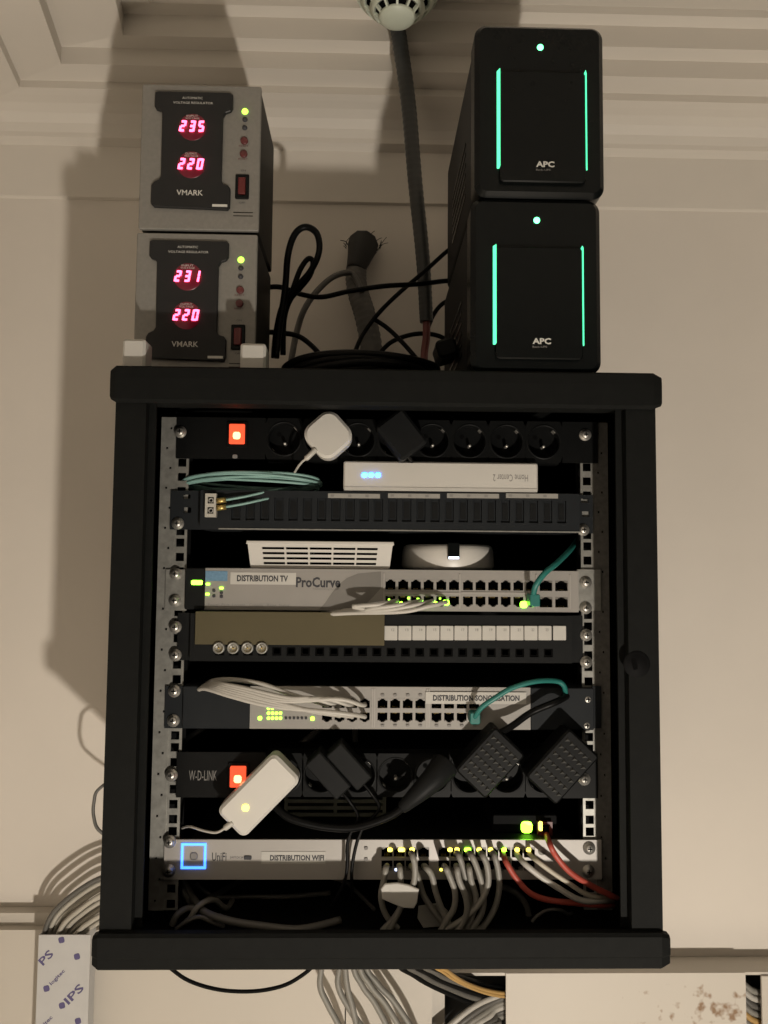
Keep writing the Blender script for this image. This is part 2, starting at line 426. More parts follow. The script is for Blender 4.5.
# rails: flange with real square holes, perforated outer strip
RZT, RZB = W(384, 420, YR)[1], W(384, 910, YR)[1]
U = (RZT-RZB)/12
for s_ in (-1, 1):
    x = lambda d: RX+s_*d
    f0, f1 = sorted((x(0.2132), x(0.2274))); o0, o1 = sorted((x(0.2274), x(0.2435)))
    hx = x(0.2203)
    holes = []
    for k in range(12):
        for d in (U*0.1429, U*0.5, U*0.8571):
            zc = RZT-k*U-d
            holes.append((hx-0.0044, hx+0.0044, zc-0.0044, zc+0.0044))
    m = mb('zinc').plate(f0, f1, RZB, RZT, YR, YR+0.0018, holes)
    ra = m.build('rail', rack)
    m = mb('zinc_dull' if s_ > 0 else 'zinc')
    rh = []
    for k in range(24):
        zc = RZT-0.012-k*U/2
        rx = x(0.2338)+(0.003 if k % 2 else -0.001)*s_
        rh.append((rx-0.0011, rx+0.0011, zc-0.0012, zc+0.0012))
    m.plate(o0, o1, RZB, RZT, YR-0.0006, YR+0.0012, rh)
    m.build('rail_strip', ra)
    mb('inner_black').box(*(sorted((x(0.2123), x(0.2430)))), YR+0.014, YR+0.016, RZB, RZT).build('rail_back', ra)

# shared pieces ----------------------------------------------------------
def screw_mesh():
    m = mb('screw_steel').lathe([(0.0066, 0.0), (0.0066, -0.0012), (0.0046, -0.0014), (0.0044, -0.0030), (0.0030, -0.0042), (0.0, -0.0045)], (0, 0, 0), 'Y', 16)
    m.use('void_black').box(-0.0024, 0.0024, -0.0048, -0.0043, -0.0005, 0.0005).box(-0.0005, 0.0005, -0.0048, -0.0043, -0.0024, 0.0024)
    return m.mesh('screw')
SCREW = screw_mesh()
def screws(root, pts, Y=YR-0.003):
    for px, py in pts:
        x, z = W(px, py, Y); inst(SCREW, 'screw', root, (x, Y, z))
def jack_mesh(w, h, up, body='silver_dark'):
    """RJ45 jack pocket: dark cavity, shoulder blocks that make the stepped outline, gold contacts"""
    m = mb('void_black'); d = 0.011
    x0, x1, z0, z1 = -w/2, w/2, -h/2, h/2
    m.quad((x0, d, z0), (x1, d, z0), (x1, d, z1), (x0, d, z1))
    for a, b in (((x0, z0), (x1, z0)), ((x1, z0), (x1, z1)), ((x1, z1), (x0, z1)), ((x0, z1), (x0, z0))):
        m.quad((a[0], 0.0008, a[1]), (b[0], 0.0008, b[1]), (b[0], d, b[1]), (a[0], d, a[1]))
    m.use(body)
    sg = 1 if up else -1
    for sx in (-1, 1):
        xa, xb = sorted((sx*w*0.5, sx*w*0.30)); za, zb = sorted((sg*h*0.5, sg*h*0.30)); m.box(xa, xb, -0.0003, 0.006, za, zb)
        xa, xb = sorted((sx*w*0.30, sx*w*0.17)); za, zb = sorted((sg*h*0.5, sg*h*0.40)); m.box(xa, xb, -0.0003, 0.006, za, zb)
    m.use('gold_metal')
    for k in range(4):
        xx = (k-1.5)*w*0.13; za, zb = sorted((-sg*h*0.46, -sg*h*0.36)); m.box(xx-w*0.02, xx+w*0.02, 0.004, 0.010, za, zb)
    return m.mesh('port')
def led(root, px, py, Y, wpx, hpx, m, name='led'):
    x, z = W(px, py, Y); s_ = Y/FPX
    o = mb(m).rprism(x, z, wpx*s_, hpx*s_, min(wpx, hpx)*s_*0.3, Y-0.0012, Y, seg=2, bev=0.0003).build(name, root)
    return o
def rack_root(name, label, cat, px0, py0, px1, py1, group=None):
    x0, x1, z0, z1 = rect(px0, py0, px1, py1, YR)
    return thing(name, label, cat, ((x0+x1)/2, YR, z0), group), x0, x1, z0, z1

# ------------------------------------------------------------------ sockets strips
def socket_mesh(w, h):
    m = mb('black_plastic'); N = 28; r = 0.0170
    n = len(m.v)
    for i in range(N):
        a = 2*math.pi*i/N; c, s_ = math.cos(a), math.sin(a)
        k = min(w/2/abs(c) if abs(c) > 1e-6 else 9, h/2/abs(s_) if abs(s_) > 1e-6 else 9)
        m.v += [(c*k, 0, s_*k), (c*(r+.0022), 0, s_*(r+.0022)), (c*(r+.0014), -0.0012, s_*(r+.0014)), (c*r, 0.0, s_*r), (c*r, 0.013, s_*r)]
    for i in range(N):
        j = (i+1) % N
        for q in range(4): m.face((n+i*5+q, n+j*5+q, n+j*5+q+1, n+i*5+q+1), q > 0)
    m.disc((0, 0.013, 0), r, 'Y', N)
    m.use('void_black'); m.disc((-0.0068, 0.0128, 0.0068), 0.0026, 'Y', 10); m.disc((0.0068, 0.0128, -0.0068), 0.0026, 'Y', 10)
    m.use('screw_steel')
    for sg in (-1, 1):
        M = Matrix.Rotation(math.radians(45), 4, 'Y')
        m.box(-0.002, 0.002, 0.002, 0.012, sg*0.0172-0.0008, sg*0.0172+0.0008, M)
    m.lathe([(0.0018, 0.013), (0.0018, 0.0035), (0.0012, 0.0028), (0.0, 0.0026)], (0.0005, 0, -0.0045), 'Y', 8)
    return m.mesh('socket')
SOCK = None
def pdu(label, top, bot, swx, swy, brand):
    global SOCK
    root, x0, x1, z0, z1 = rack_root('socket_strip', label, 'power strip', 177, top, 597, bot)
    h = z1-z0
    sc = [W(284.3+37*k, (top+bot)/2, YR)[0] for k in range(8)]
    pw = (sc[-1]-sc[0])/7; zc = (z0+z1)/2
    a, b_ = sc[0]-pw/2, sc[-1]+pw/2
    m = mb('black_plastic')
    m.box(x0, a, YR-0.003, YR, z0, z1).box(b_, x1, YR-0.003, YR, z0, z1)
    m.box(a, b_, YR+0.013, YR+0.045, z0, z1)
    m.build('housing', root)
    if SOCK is None: SOCK = socket_mesh(pw, h)
    for x in sc: inst(SOCK, 'socket', root, (x, YR-0.003, zc))
    sx, sz = W(swx, swy, YR)
    sw = mb('black_plastic').rprism(sx, sz, 0.0225, 0.0285, 0.002, YR-0.005, YR-0.003).build('switch_bezel', root)
    r = mb('rocker_red_lit').rprism(sx, sz, 0.0165, 0.0215, 0.0012, YR-0.0085, YR-0.005).build('rocker', sw)
    mb('rocker_neon').rprism(sx, sz-0.002, 0.0085, 0.0085, 0.003, YR-0.0089, YR-0.0085).build('neon_window', sw)
    return root, x0, x1, z0, z1
p1, *_ = pdu('black power strip with red lit switch, white square charger plugged in', 420, 461, 238, 435, None)
screws(p1, [(180.5, 432), (585, 435)])
led(p1, 235, 456.5, YR-0.003, 5, 4, 'grey_ink', 'printed_mark')
p2, *_ = pdu('black power strip with W-D-LINK lettering and red lit switch', 752, 797, 239, 775, 'W-D-LINK')
ptext('W-D-LINK', 'lettering', p2, 189, 770.5, 217, 780.5, YR-0.003, 'dim_ink', bold=0.004)
screws(p2, [(171.5, 775), (584, 779)])

# white square charger
def adapter(name, label, cpx, cpy, wpx, hpx, r, rot, y0, y1, m, cat='charger', group=None, bev=0.003):
    x, z = W(cpx, cpy, y0); s_ = y0/FPX
    root = thing(name, label, cat, (x, y1, z), group)
    mb(m).rprism(x, z, wpx*s_, hpx*s_, r*s_, y0, y1, rot, bev, 8).build('shell', root)
    return root, x, z, s_
c1, x, z, s_ = adapter('phone_charger', 'white rounded square charger plugged into the upper power strip', 328, 434.5, 41.5, 41.5, 13, math.radians(42), 0.7950, 0.8170, 'white_plastic')
mb('grey_white').rprism(x, z, 0.030, 0.030, 0.008, 0.8170, 0.8285, math.radians(42)).build('plug_base', c1)
m = mb('white_cord').tube(path([(316, 449, 0.7970), (309, 456, 0.7970), (301, 463, 0.8010), (296, 470, 0.8140), (292, 477, 0.8490)]), 0.0014, rad=lambda t: 0.0030 if t < 0.35 else 0.0013)
m.build('cord', c1)
# black plug beside it
a1, x, z, s_ = adapter('plug_adapter', 'matt black plug adapter tilted in the upper power strip', 402, 434, 34, 44, 4, math.radians(38), 0.7990, 0.8280, 'soft_black', 'adapter')
mb('black_cord').tube(path([(408, 455, 0.8090), (412, 462, 0.8240), (414, 468, 0.8490)]), 0.0025).build('cord', a1)

# ------------------------------------------------------------------ white router box on the fibre panel
x0, x1, z0, z1 = rect(343.5, 462, 538, 492, 0.8200)
rt = thing('router_box', 'flat white router with three blue lights on the fibre panel', 'router', ((x0+x1)/2, 0.8200, z0))
m = mb('white_plastic').rprism((x0+x1)/2, (z0+z1)/2, x1-x0, z1-z0, 0.0025, 0.8200, 1.00, 0, 0.0015, 4); m.build('case', rt)
mb('paper').box(x0+.001, x1-.001, 0.8193, 0.8201, z0+0.0006, z0+0.0045).build('edge_strip', rt)
for dx in (0, 6.7, 13.4): led(rt, 364.5+dx, 475, 0.8200, 5, 4.4, 'blue_led')
ptext('Home Center 2', 'lettering', rt, 493, 474.5, 528, 481.5, 0.8200, 'grey_ink', rot=math.pi)

# ------------------------------------------------------------------ fibre panel
fp, x0, x1, z0, z1 = rack_root('fibre_patch_bay', 'dark grey fibre patch panel with teal cable coil above it', 'patch panel', 171, 493, 592, 531.5)
bx0 = W(203, 512, YR)[0]; bx1 = W(576, 512, YR)[0]
hol = []; hz0, hz1 = z0+0.010, z1-0.0075
hw = (bx1-0.012-(bx0+0.030))/24
for k in range(24):
    a = bx0+0.030+k*hw; hol.append((a+hw*0.2, a+hw*0.84, hz0, hz1))
m = mb('slate').plate(bx0, bx1, z0, z1, YR-0.014, YR-0.008, hol)
m.box(bx0, bx1, YR-0.008, YR+0.12, z0, z0+0.001).box(bx0, bx1, YR-0.008, YR+0.12, z1-0.001, z1)
m.build('front_plate', fp)
mb('void_black').box(bx0+.001, bx1-.001, YR-0.003, YR-0.0015, z0+.001, z1-.001).build('inner_plate', fp)
cm = mb('slate').box(-hw*0.30, hw*0.30, -0.0008, 0.006, -(hz1-hz0)/2, (hz1-hz0)/2)
cm.use('soft_black').box(-hw*0.2, hw*0.2, -0.0014, -0.0007, -(hz1-hz0)*.36, (hz1-hz0)*.36)
cm = cm.mesh('blank_cover')
for k, h_ in enumerate(hol):
    if k % 1 == 0: inst(cm, 'blank_cover', fp, ((h_[0]+h_[1])/2, YR-0.0105, (hz0+hz1)/2))
for a, b_ in ((x0, bx0), (bx1, x1)):
    e = mb('slate').plate(a, b_, z0, z1, YR-0.0030, YR-0.0005, [(((a*0.5+b_*0.5)-0.004), ((a*0.5+b_*0.5)+0.004), z1-0.0085, z1-0.004), (((a*0.5+b_*0.5)-0.003), ((a*0.5+b_*0.5)+0.005), z0+0.018, z0+0.024)])
    e.build('ear', fp)
screws(fp, [(178, 523.5), (583, 530)])
mb('zinc').box(bx0+0.02, bx1, YR-0.0150, YR-0.0140, z0, z0+0.0014).build('edge_highlight', fp)  # pale strip painted in for the highlight along the bottom edge
for a, b_ in ((328, 380), (388, 440), (447, 499), (506, 558)):
    xa, xb, za, zb = rect(a, 493.6, b_, 498.2, YR-0.0145)
    mb('grey_white').box(xa, xb, YR-0.0146, YR-0.0140, za, zb).build('label_strip', fp)  # strips lie in shadow; that shade is put into the greyer colour
    for j in range(6):
        xx = xa+(xb-xa)*(j+.5)/6
        mb('grey_ink').box(xx-.0018, xx+.0018, YR-0.0148, YR-0.0146, za+.0012, zb-.0012).build('printed_mark', fp) if j % 2 == 0 else None
# duplex adapter with two ports (stays on the panel)
xa, xb, za, zb = rect(205, 493.5, 216, 517, YR-0.022)
ad = mb('off_white').plate(xa, xb, za, zb, YR-0.022, YR-0.0145, [(xa+.0025, xb-.0025, za+.0035, za+.0105), (xa+.0025, xb-.0025, zb-.0105, zb-.0035)]).build('adapter', fp)
for zz in (za+.007, zb-.007):
    mb('grey_white').lathe([(0.0028, 0), (0.0028, -0.004), (0.0016, -0.004), (0.0016, 0.0)], ((xa+xb)/2, YR-0.0165, zz), 'Y', 12).build('ferrule', ad)
# teal fibre coil
cc = P(253, 484, 0.8400)
co_ = thing('fibre_cable', 'teal fibre cable coiled flat above the dark panel', 'cable', (cc.x, cc.y, cc.z-0.011))
pts = []
for k in range(8*16+1):
    a = 2*math.pi*k/16; lap = k/16
    ex = 0.072+0.003*math.sin(lap*2.3); ez = 0.0068+0.0035*math.sin(lap*1.9+0.6)
    sk = 0.0022*math.sin(lap*2.9)
    pts.append((cc.x+ex*math.cos(a)+0.002*math.sin(lap*3), cc.y-0.020*math.sin(a)+0.002*math.cos(lap*5), max(cc.z-0.0095, cc.z+ez*math.sin(a)+sk+0.002*math.cos(a+lap))))
mb('teal_fibre').tube(pts, 0.0017, 6, 3).build('coil', co_)
for z_, p_ in ((497.5, 500), (504, 507)):
    m = mb('teal_fibre').tube(path([(225, p_, YR-0.020), (245, p_-3.5, YR-0.018), (270, p_-9, YR-0.010), (295, p_-13, YR+0.01), (312, p_-12, YR+0.05)]), 0.0014, 6, 5); m.build('lead', co_)
    m = mb('gold_metal').tube(path([(216.5, p_+1, YR-0.021), (226, p_, YR-0.020)]), 0.0030, 8); m.build('connector', co_)

# ------------------------------------------------------------------ white vented box + round puck on the first switch
ztop = P(390, 569.5, YR).z
x0, x1, z0, z1 = rect(247, 541.5, 393, 570, 0.8270); z0 = ztop+0.0005
vb = thing('vented_box', 'white plastic box with rows of vent slots on top switch', 'network box', ((x0+x1)/2, 0.8270, z0))
hol = []
cxs = [0.09, 0.255, 0.42, 0.585, 0.75, 0.905]
for j in range(4):
    for i in range(len(cxs)-1):
        hol.append((x0+(x1-x0)*(cxs[i]+0.006), x0+(x1-x0)*(cxs[i+1]-0.006), z0+(z1-z0)*(0.14+j*0.185), z0+(z1-z0)*(0.14+j*0.185+0.085)))
m = mb('white_plastic').plate(x0, x1, z0, z1, 0.8270, 0.8300, hol)
m.box(x0, x1, 0.8300, 0.9190, z1-0.002, z1).box(x0, x1, 0.8300, 0.9190, z0, z0+0.002).box(x0, x0+0.002, 0.8300, 0.9190, z0, z1).box(x1-0.002, x1, 0.8300, 0.9190, z0, z1)
xm = (x0+x1)/2
def taper(v):
    t = (v[2]-z0)/(z1-z0); k = 0.955+0.045*t
    return (xm+(v[0]-xm)*k, v[1]+(0.004*(1-t) if v[1] < 0.8390 else 0), v[2])
m.v = [taper(v) for v in m.v]
m.build('shell', vb)
mb('void_black').box(x0+.008, x1-.008, 0.8380, 0.8390, z0+.002, z1-.002).build('inner_board', vb)
m = mb('white_plastic')
m.outline_prism([(x0-.0012, z1-.0032), (x1+.0012, z1-.0032), (x1+.0005, z1+.0003), (x0-.0005, z1+.0003)], 0.8255, 0.9190, 0.0005)
m.build('lid', vb)
cx, cz = W(451, 570, 0.8460)
pk = thing('access_point', 'white round puck access point with dark notch on top switch', 'access point', (cx, 0.8830, ztop))
m = mb('white_plastic').lathe([(0.0, 0.0), (0.050, 0.0), (0.0530, 0.003), (0.0520, 0.020), (0.0505, 0.0252), (0.047, 0.0275), (0.0, 0.0285)], (cx, 0.8830, ztop+0.0005), 'Z', 48)
m.build('shell', pk)
na, nb, nz0, nz1 = rect(448, 545, 459.5, 559, 0.8280)
mb('gloss_black').box(na, nb, 0.8275, 0.8430, nz0, ztop+0.0292).build('notch', pk)
mb('white_led').box(na+.0006, nb-.0006, 0.8268, 0.8276, nz0, nz0+0.0026).build('led', pk)

# ------------------------------------------------------------------ switch, DISTRIBUTION TV
s1, x0, x1, z0, z1 = rack_root('network_switch', 'silver switch with the DISTRIBUTION TV label and large logo lettering', 'switch', 186, 569.5, 577, 610.5)
YS = YR-0.006
sx, _ = W(205, 590, YS); px_, _ = W(383, 590, YS)
PW, PH = 0.0106, 0.0108
cols = [390.5+12.7*k for k in range(6)]+[468+12.6*k for k in range(6)]
zt_, zb_ = W(450, 585, YS)[1], W(450, 601.5, YS)[1]
hol = []
for c in cols:
    x, _ = W(c, 590, YS)
    for zz in (zt_, zb_): hol.append((x-PW/2, x+PW/2, zz-PH/2, zz+PH/2))
up = [546, 561.5]
for c in up:
    x, _ = W(c, 590, YS)
    for zz in (zt_, zb_): hol.append((x-.0068, x+.0068, zz-.0055, zz+.0055))
m = mb('silver_paint').plate(sx, x1, z0, z1, YS, YS+0.003, hol)
m.build('front_plate', s1)
mb('soft_black').box(sx, x1, YS+0.003, YS+0.2, z1-.0012, z1).box(sx, x1, YS+0.003, YS+0.2, z0, z0+.0012).build('chassis', s1)
mb('soft_black').rprism((x0+sx)/2, (z0+z1)/2, sx-x0, z1-z0, 0.002, YS, YS+0.15).build('side_bezel', s1)
J = jack_mesh(PW, PH, True, 'silver_paint'); J2 = jack_mesh(PW, PH, False, 'silver_paint'); JU = jack_mesh(.0136, .0110, True, 'silver_dark')
for c in cols:
    x, _ = W(c, 590, YS); inst(J, 'port', s1, (x, YS, zt_)); inst(J2, 'port', s1, (x, YS, zb_))
for c in up:
    x, _ = W(c, 590, YS); inst(JU, 'uplink_port', s1, (x, YS, zt_)); inst(JU, 'uplink_port', s1, (x, YS, zb_))
for ppx in (384.0, 459.8, 536.3, 569.8):
    xa, _ = W(ppx, 590, YS); mb('silver_light').box(xa-.0008, xa+.0008, YS-.001, YS, z0+.003, z1-.004).build('divider', s1)
for a, b_ in ((384.5, 459), (461, 536)):
    xa, xb, za, zb = rect(a, 592.3, b_, 594.2, YS); mb('silver_light').box(xa, xb, YS-.001, YS, za, zb).build('divider', s1)
for a, b_ in ((165.5, 187), (577, 600.5)):
    xa, xb, za, zb = rect(a, 569.5, b_, 610.5, YR-0.002); tag(mb('zinc').box(xa, xb, YR-0.0030, YR-0.0005, za, zb).build('ear', s1), 'silver mounting ear')
screws(s1, [(176, 574), (175, 600.5), (585.5, 582.5), (585.5, 608)])
tl = lambda a, b_, c, d, m_, nm, dep=0.0004: mb(m_).box(*(lambda r: (r[0], r[1], YS-dep, YS, r[2], r[3]))(rect(a, b_, c, d, YS))).build(nm, s1)
tag(tl(205.5, 571, 227.5, 581, 'blue_sticker', 'sticker'), 'pale blue sticker')
tag(tl(230.5, 572.5, 296, 584.5, 'paper', 'label_tape'), 'white label tape')
ptext('DISTRIBUTION TV', 'lettering', s1, 237, 575.3, 288, 581.6, YS-0.0005, 'ink', bold=0.032)
ptext('ProCurve', 'logo_lettering', s1, 296, 577, 340.5, 587.5, YS, 'ink', bold=0.032)
ptext('Networking by HP', 'lettering', s1, 313, 588, 339, 590.5, YS, 'grey_ink')
ptext('Power  Fault  Locator   Console   Reset  Status', 'lettering', s1, 208, 603.6, 289, 606.3, YS, 'grey_ink')
# darker swoosh printed on the plate
o_ = []
for i in range(9):
    t = i/8; o_.append((323+26*t**1.6, 610-16*math.sin(t*1.45)-14*t))
inn = []
for i in range(9):
    t = i/8; inn.append((381-9*(1-t), 571.5+12*(1-t) if t > 0.0 else 584))
pts = [W(p[0], p[1], YS) for p in [(319, 609.5), (325, 603), (331, 594), (338, 585), (347, 578), (358, 573.5), (381, 571.5), (381, 588), (373, 597), (366, 604), (358, 609.5)]]
mb('silver_dark').outline_prism(pts, YS-0.0002, YS).build('printed_swoosh', s1)
for a, b_, w_, h_, m_ in ((197, 582.5, 11, 4.5, 'lime_led'), (208, 584, 3.5, 2.2, 'lime_led'), (207.5, 594, 3.5, 2.2, 'lime_led'), (221.5, 588, 3.5, 2.2, 'lime_led'),
                          (401, 603.5, 3.6, 3.6, 'lime_led'), (408.5, 598, 2.6, 2.4, 'green_led'), (389, 599.5, 2.0, 2.0, 'green_led'), (418, 599, 2.6, 2.2, 'green_led'),
                          (421.5, 602.5, 3.6, 3.6, 'lime_led'), (431, 602.5, 7.5, 5, 'lime_led'), (436, 603, 3, 3, 'lime_led'), (446, 602.5, 6.5, 5, 'lime_led'), (440, 598.5, 2, 2, 'green_led'),
                          (523.5, 604.5, 7, 6.5, 'lime_led'), (533, 605, 3, 3, 'lime_led')):
    led(s1, a, b_, YS, w_, h_, m_)
for a, b_ in ((214, 590.5), (214, 596), (221.5, 592.5), (221.5, 596.5)): led(s1, a, b_, YS, 3, 3, 'ink', 'button')

# white cords from the first switch dropping to the panel
for k, (a, b_) in enumerate(((397, 600.5), (421, 600.5), (433, 601), (447, 602))):
    pts = [(a, b_, YS+0.004), (a-4, b_+1, YS-0.012), (a-18, b_+4, YS-0.020), (a-44, b_+6+k*1.2, YS-0.020), (365-k*4, 609+k*1.3, YS-0.012), (340-k*6, 611+k*1.2, YS+0.004), (320, 614, YR+0.06)]
    o = mb('white_cord').tube(path(pts), 0.0024, 8, 6).build('network_cable')
    tag(o, 'white patch cord running sideways from the DISTRIBUTION TV switch', 'cable', 'white cords of the tv switch')
# teal cord
o = thing('network_cable', 'short teal cord curving up from the DISTRIBUTION TV switch', 'cable', P(533, 598, YS))
mb('teal_cord').tube(path([(533.5, 594, YS-0.018), (536, 585, YS-0.024), (545, 573, YS-0.024), (557, 563, YS-0.015), (570, 550, YS+0.01), (577, 540, YS+0.05)]), 0.0031, 8, 6).build('jacket', o)
mb('teal_cord').rprism(*W(533.5, 600, YS-0.01), 0.0105, 0.013, 0.002, YS-0.018, YS+0.006).build('plug', o)

# ------------------------------------------------------------------ patch panel with white port tags
pp, x0, x1, z0, z1 = rack_root('patch_bay', 'black patch panel with a row of white port tags', 'patch panel', 178, 614, 582, 661)
YP = YR-0.010
hol = []
pcx = [219.5+14.3*k for k in range(24)]
zh = W(380, 652, YP)[1]
for c in pcx:
    x, _ = W(c, 652, YP); hol.append((x-.0048, x+.0048, zh-.0045, zh+.0045))
bx0, bx1 = W(190, 640, YP)[0], W(572, 640, YP)[0]
m = mb('soft_black').plate(bx0, bx1, z0, z1, YP, YP+0.008, hol); m.build('front_plate', pp)
mb('void_black').box(bx0, bx1, YP+0.0082, YP+0.0095, z0+.002, z1-.002).build('inner_plate', pp)
for a, b_ in ((x0, bx0), (bx1, x1)): mb('soft_black').box(a, b_, YR-0.003, YR-0.0005, z0, z1).build('ear', pp)
screws(pp, [(175.5, 627), (175.5, 655), (586, 635), (586, 662)])
KM = mb('void_black').plate(-.0048, .0048, -.0045, .0045, 0.001, 0.006, [(-.0032, .0032, -.0026, .0030)]).mesh('keystone')
for i, c in enumerate(pcx):
    x, _ = W(c, 652, YP); inst(KM, 'keystone', pp, (x, YP, zh))
fm = mb('zinc').lathe([(0.0062, 0.0), (0.0062, -0.006), (0.0048, -0.0068), (0.0044, -0.004), (0.0, -0.004)], (0, 0, 0), 'Y', 16)
fm.use('gold_metal').lathe([(0.0009, -0.004), (0.0009, -0.008), (0.0, -0.008)], (0, 0, 0), 'Y', 6)
fm = fm.mesh('coax_socket')
for c in pcx[:4]:
    x, _ = W(c, 648, YP); inst(fm, 'coax_socket', pp, (x, YP, W(c, 647.5, YP)[1]))
for k in range(13):
    a = 384.3+14.0*k
    w_ = 13.2
    if k == 12: a, w_ = 553, 13.0
    xa, xb, za, zb = rect(a, 625.8, a+w_, 640.2, YP-0.001)
    tg = mb('paper').rprism((xa+xb)/2, (za+zb)/2, xb-xa, zb-za, 0.0008, YP-0.0016, YP, 0, 0.0003, 2).build('port_tag', pp)
    if k < 12: text(str(12+k), 'number', tg, (xa+xb)/2+.0005, (xa+xb)/2+.0036, zb-.0042, .0026, YP-0.0017, 'grey_ink')
xa, xb, za, zb = rect(195, 612, 384.5, 645, YP-0.004)  # made-up strip standing in for a blurred-out area, not a real part
tag(mb('olive_strip').rprism((xa+xb)/2, (za+zb)/2, xb-xa, zb-za, 0.0006, YP-0.004, YP, 0, 0.0004, 2).build('blur_stand_in', pp), 'added plain olive-brown strip standing in for a blurred-out area')

# ------------------------------------------------------------------ switch, DISTRIBUTION SONORISATION
s2, x0, x1, z0, z1 = rack_root('network_switch', 'switch with dark ends and the DISTRIBUTION SONORISATION label', 'switch', 184, 686, 592, 728)
xa = W(250, 707, YS)[0]; xb = W(530.5, 707, YS)[0]
cols = [327+12.6*k for k in range(4)]+[382.5+12.6*k for k in range(4)]+[436.5+12.6*k for k in range(4)]
zt_, zb_ = W(400, 703.5, YS)[1], W(400, 717.5, YS)[1]
PW, PH = 0.0104, 0.0100
hol = []
for c in cols:
    x, _ = W(c, 710, YS)
    for zz in (zt_, zb_): hol.append((x-PW/2, x+PW/2, zz-PH/2, zz+PH/2))
m = mb('silver_paint').plate(xa, xb, z0, z1, YS, YS+0.003, hol)
m.build('front_plate', s2)
mb('soft_black').box(xa, xb, YS+.003, YS+.2, z1-.0012, z1).box(xa, xb, YS+.003, YS+.2, z0, z0+.0012).build('chassis', s2)
for a, b_ in ((x0, xa), (xb, x1)): mb('slate').rprism((a+b_)/2, (z0+z1)/2, b_-a, z1-z0, 0.001, YS-0.001, YS+0.15).build('side_bezel', s2)
J = jack_mesh(PW, PH, True, 'silver_paint'); J2 = jack_mesh(PW, PH, False, 'silver_paint')
for c in cols:
    x, _ = W(c, 710, YS); inst(J, 'port', s2, (x, YS, zt_)); inst(J2, 'port', s2, (x, YS, zb_))
for c in (373.5, 428):
    for d in (-1, 1):
        x, _ = W(c+d, 710, YS); mb('silver_light').box(x-.0007, x+.0007, YS-.0008, YS, z0+.002, z1-.002).build('divider', s2)
for a, b_ in ((165, 184), (592, 601)):
    xa_, xb_, za_, zb2 = rect(a, 686, b_, 728, YR-.002); mb('slate').box(xa_, xb_, YR-.003, YR-.0005, za_, zb2).build('ear', s2)
screws(s2, [(174.5, 691), (173.5, 720.5), (587, 699), (586, 725)])
r_ = rect(425.5, 692, 526, 703.8, YS)
tag(mb('paper').box(r_[0], r_[1], YS-.0014, YS-.0008, r_[2], r_[3]).build('label_tape', s2), 'white label tape')
ptext('DISTRIBUTION SONORISATION', 'lettering', s2, 433, 695.2, 519.5, 701, YS-.0015, 'ink', bold=0.032)
for i in range(4):
    for j in range(3):
        if j == 2 and i > 1: continue
        led(s2, 268.5+4*i, 718-5*j, YS, 3.0, 3.0, 'green_led')
for a, b_ in ((260, 718), (312.5, 718.5)): led(s2, a, b_, YS, 4, 4, 'green_led')
for i in range(6): led(s2, 286+4*i, 718, YS, 2.4, 2.4, 'ink')
for c in cols[4:]:
    led(s2, c, 695, YS, 3.5, 2.5, 'grey_ink', 'printed_mark') if c < 424 else None
    led(s2, c, 725.3, YS, 3.5, 2.2, 'grey_ink', 'printed_mark')
# six white cords sweeping left
for k, (c, b_) in enumerate(((327, 704), (339.6, 704), (352.2, 704), (364.8, 704), (339.6, 716), (352.2, 717), (364.8, 717))):
    up_ = k < 4
    st = W(c, b_, YS)
    e = 681+k*1.6
    pts = [(c, b_, YS+.004), (c-3, b_+(1 if up_ else -1), YS-.016), (c-28, b_-4-(2-k*0.3), YS-.026), (290-k*3, 698-2+k*1.7, YS-.026), (245-k*2, 686+k*1.8, YS-.022), (217-k*2, 682.5+k*1.0, YS-.010), (203-k, 686+k*.8, YS+.012), (200-k, 690, YR+.05)]
    if k == 0: pts = [(c, b_, YS+.004), (c-3, b_, YS-.014), (290, 694, YS-.020), (262, 684, YS-.018), (232, 679.5, YS-.008), (212, 681, YS+.006), (203, 686, YR+.04)]
    o = mb('white_cord').tube(path(pts), 0.0024, 8, 6).build('network_cable')
    tag(o, 'white patch cord sweeping from the DISTRIBUTION SONORISATION switch', 'cable', 'white cords of the sonorisation switch')
o = thing('network_cable', 'teal cord arching over the DISTRIBUTION SONORISATION label', 'cable', P(478, 720, YS))
mb('teal_cord').tube(path([(474.5, 717, YS-.014), (482, 707, YS-.022), (495, 698, YS-.026), (512, 688, YS-.026), (535, 681.5, YS-.022), (556, 681, YS-.012), (564, 686, YS-.008), (565.5, 696, YS+.002)]), 0.0028, 8, 6).build('jacket', o)
mb('teal_cord').rprism(*W(474.5, 717.5, YS-.01), 0.0105, 0.012, 0.002, YS-.016, YS+.006).build('plug', o)

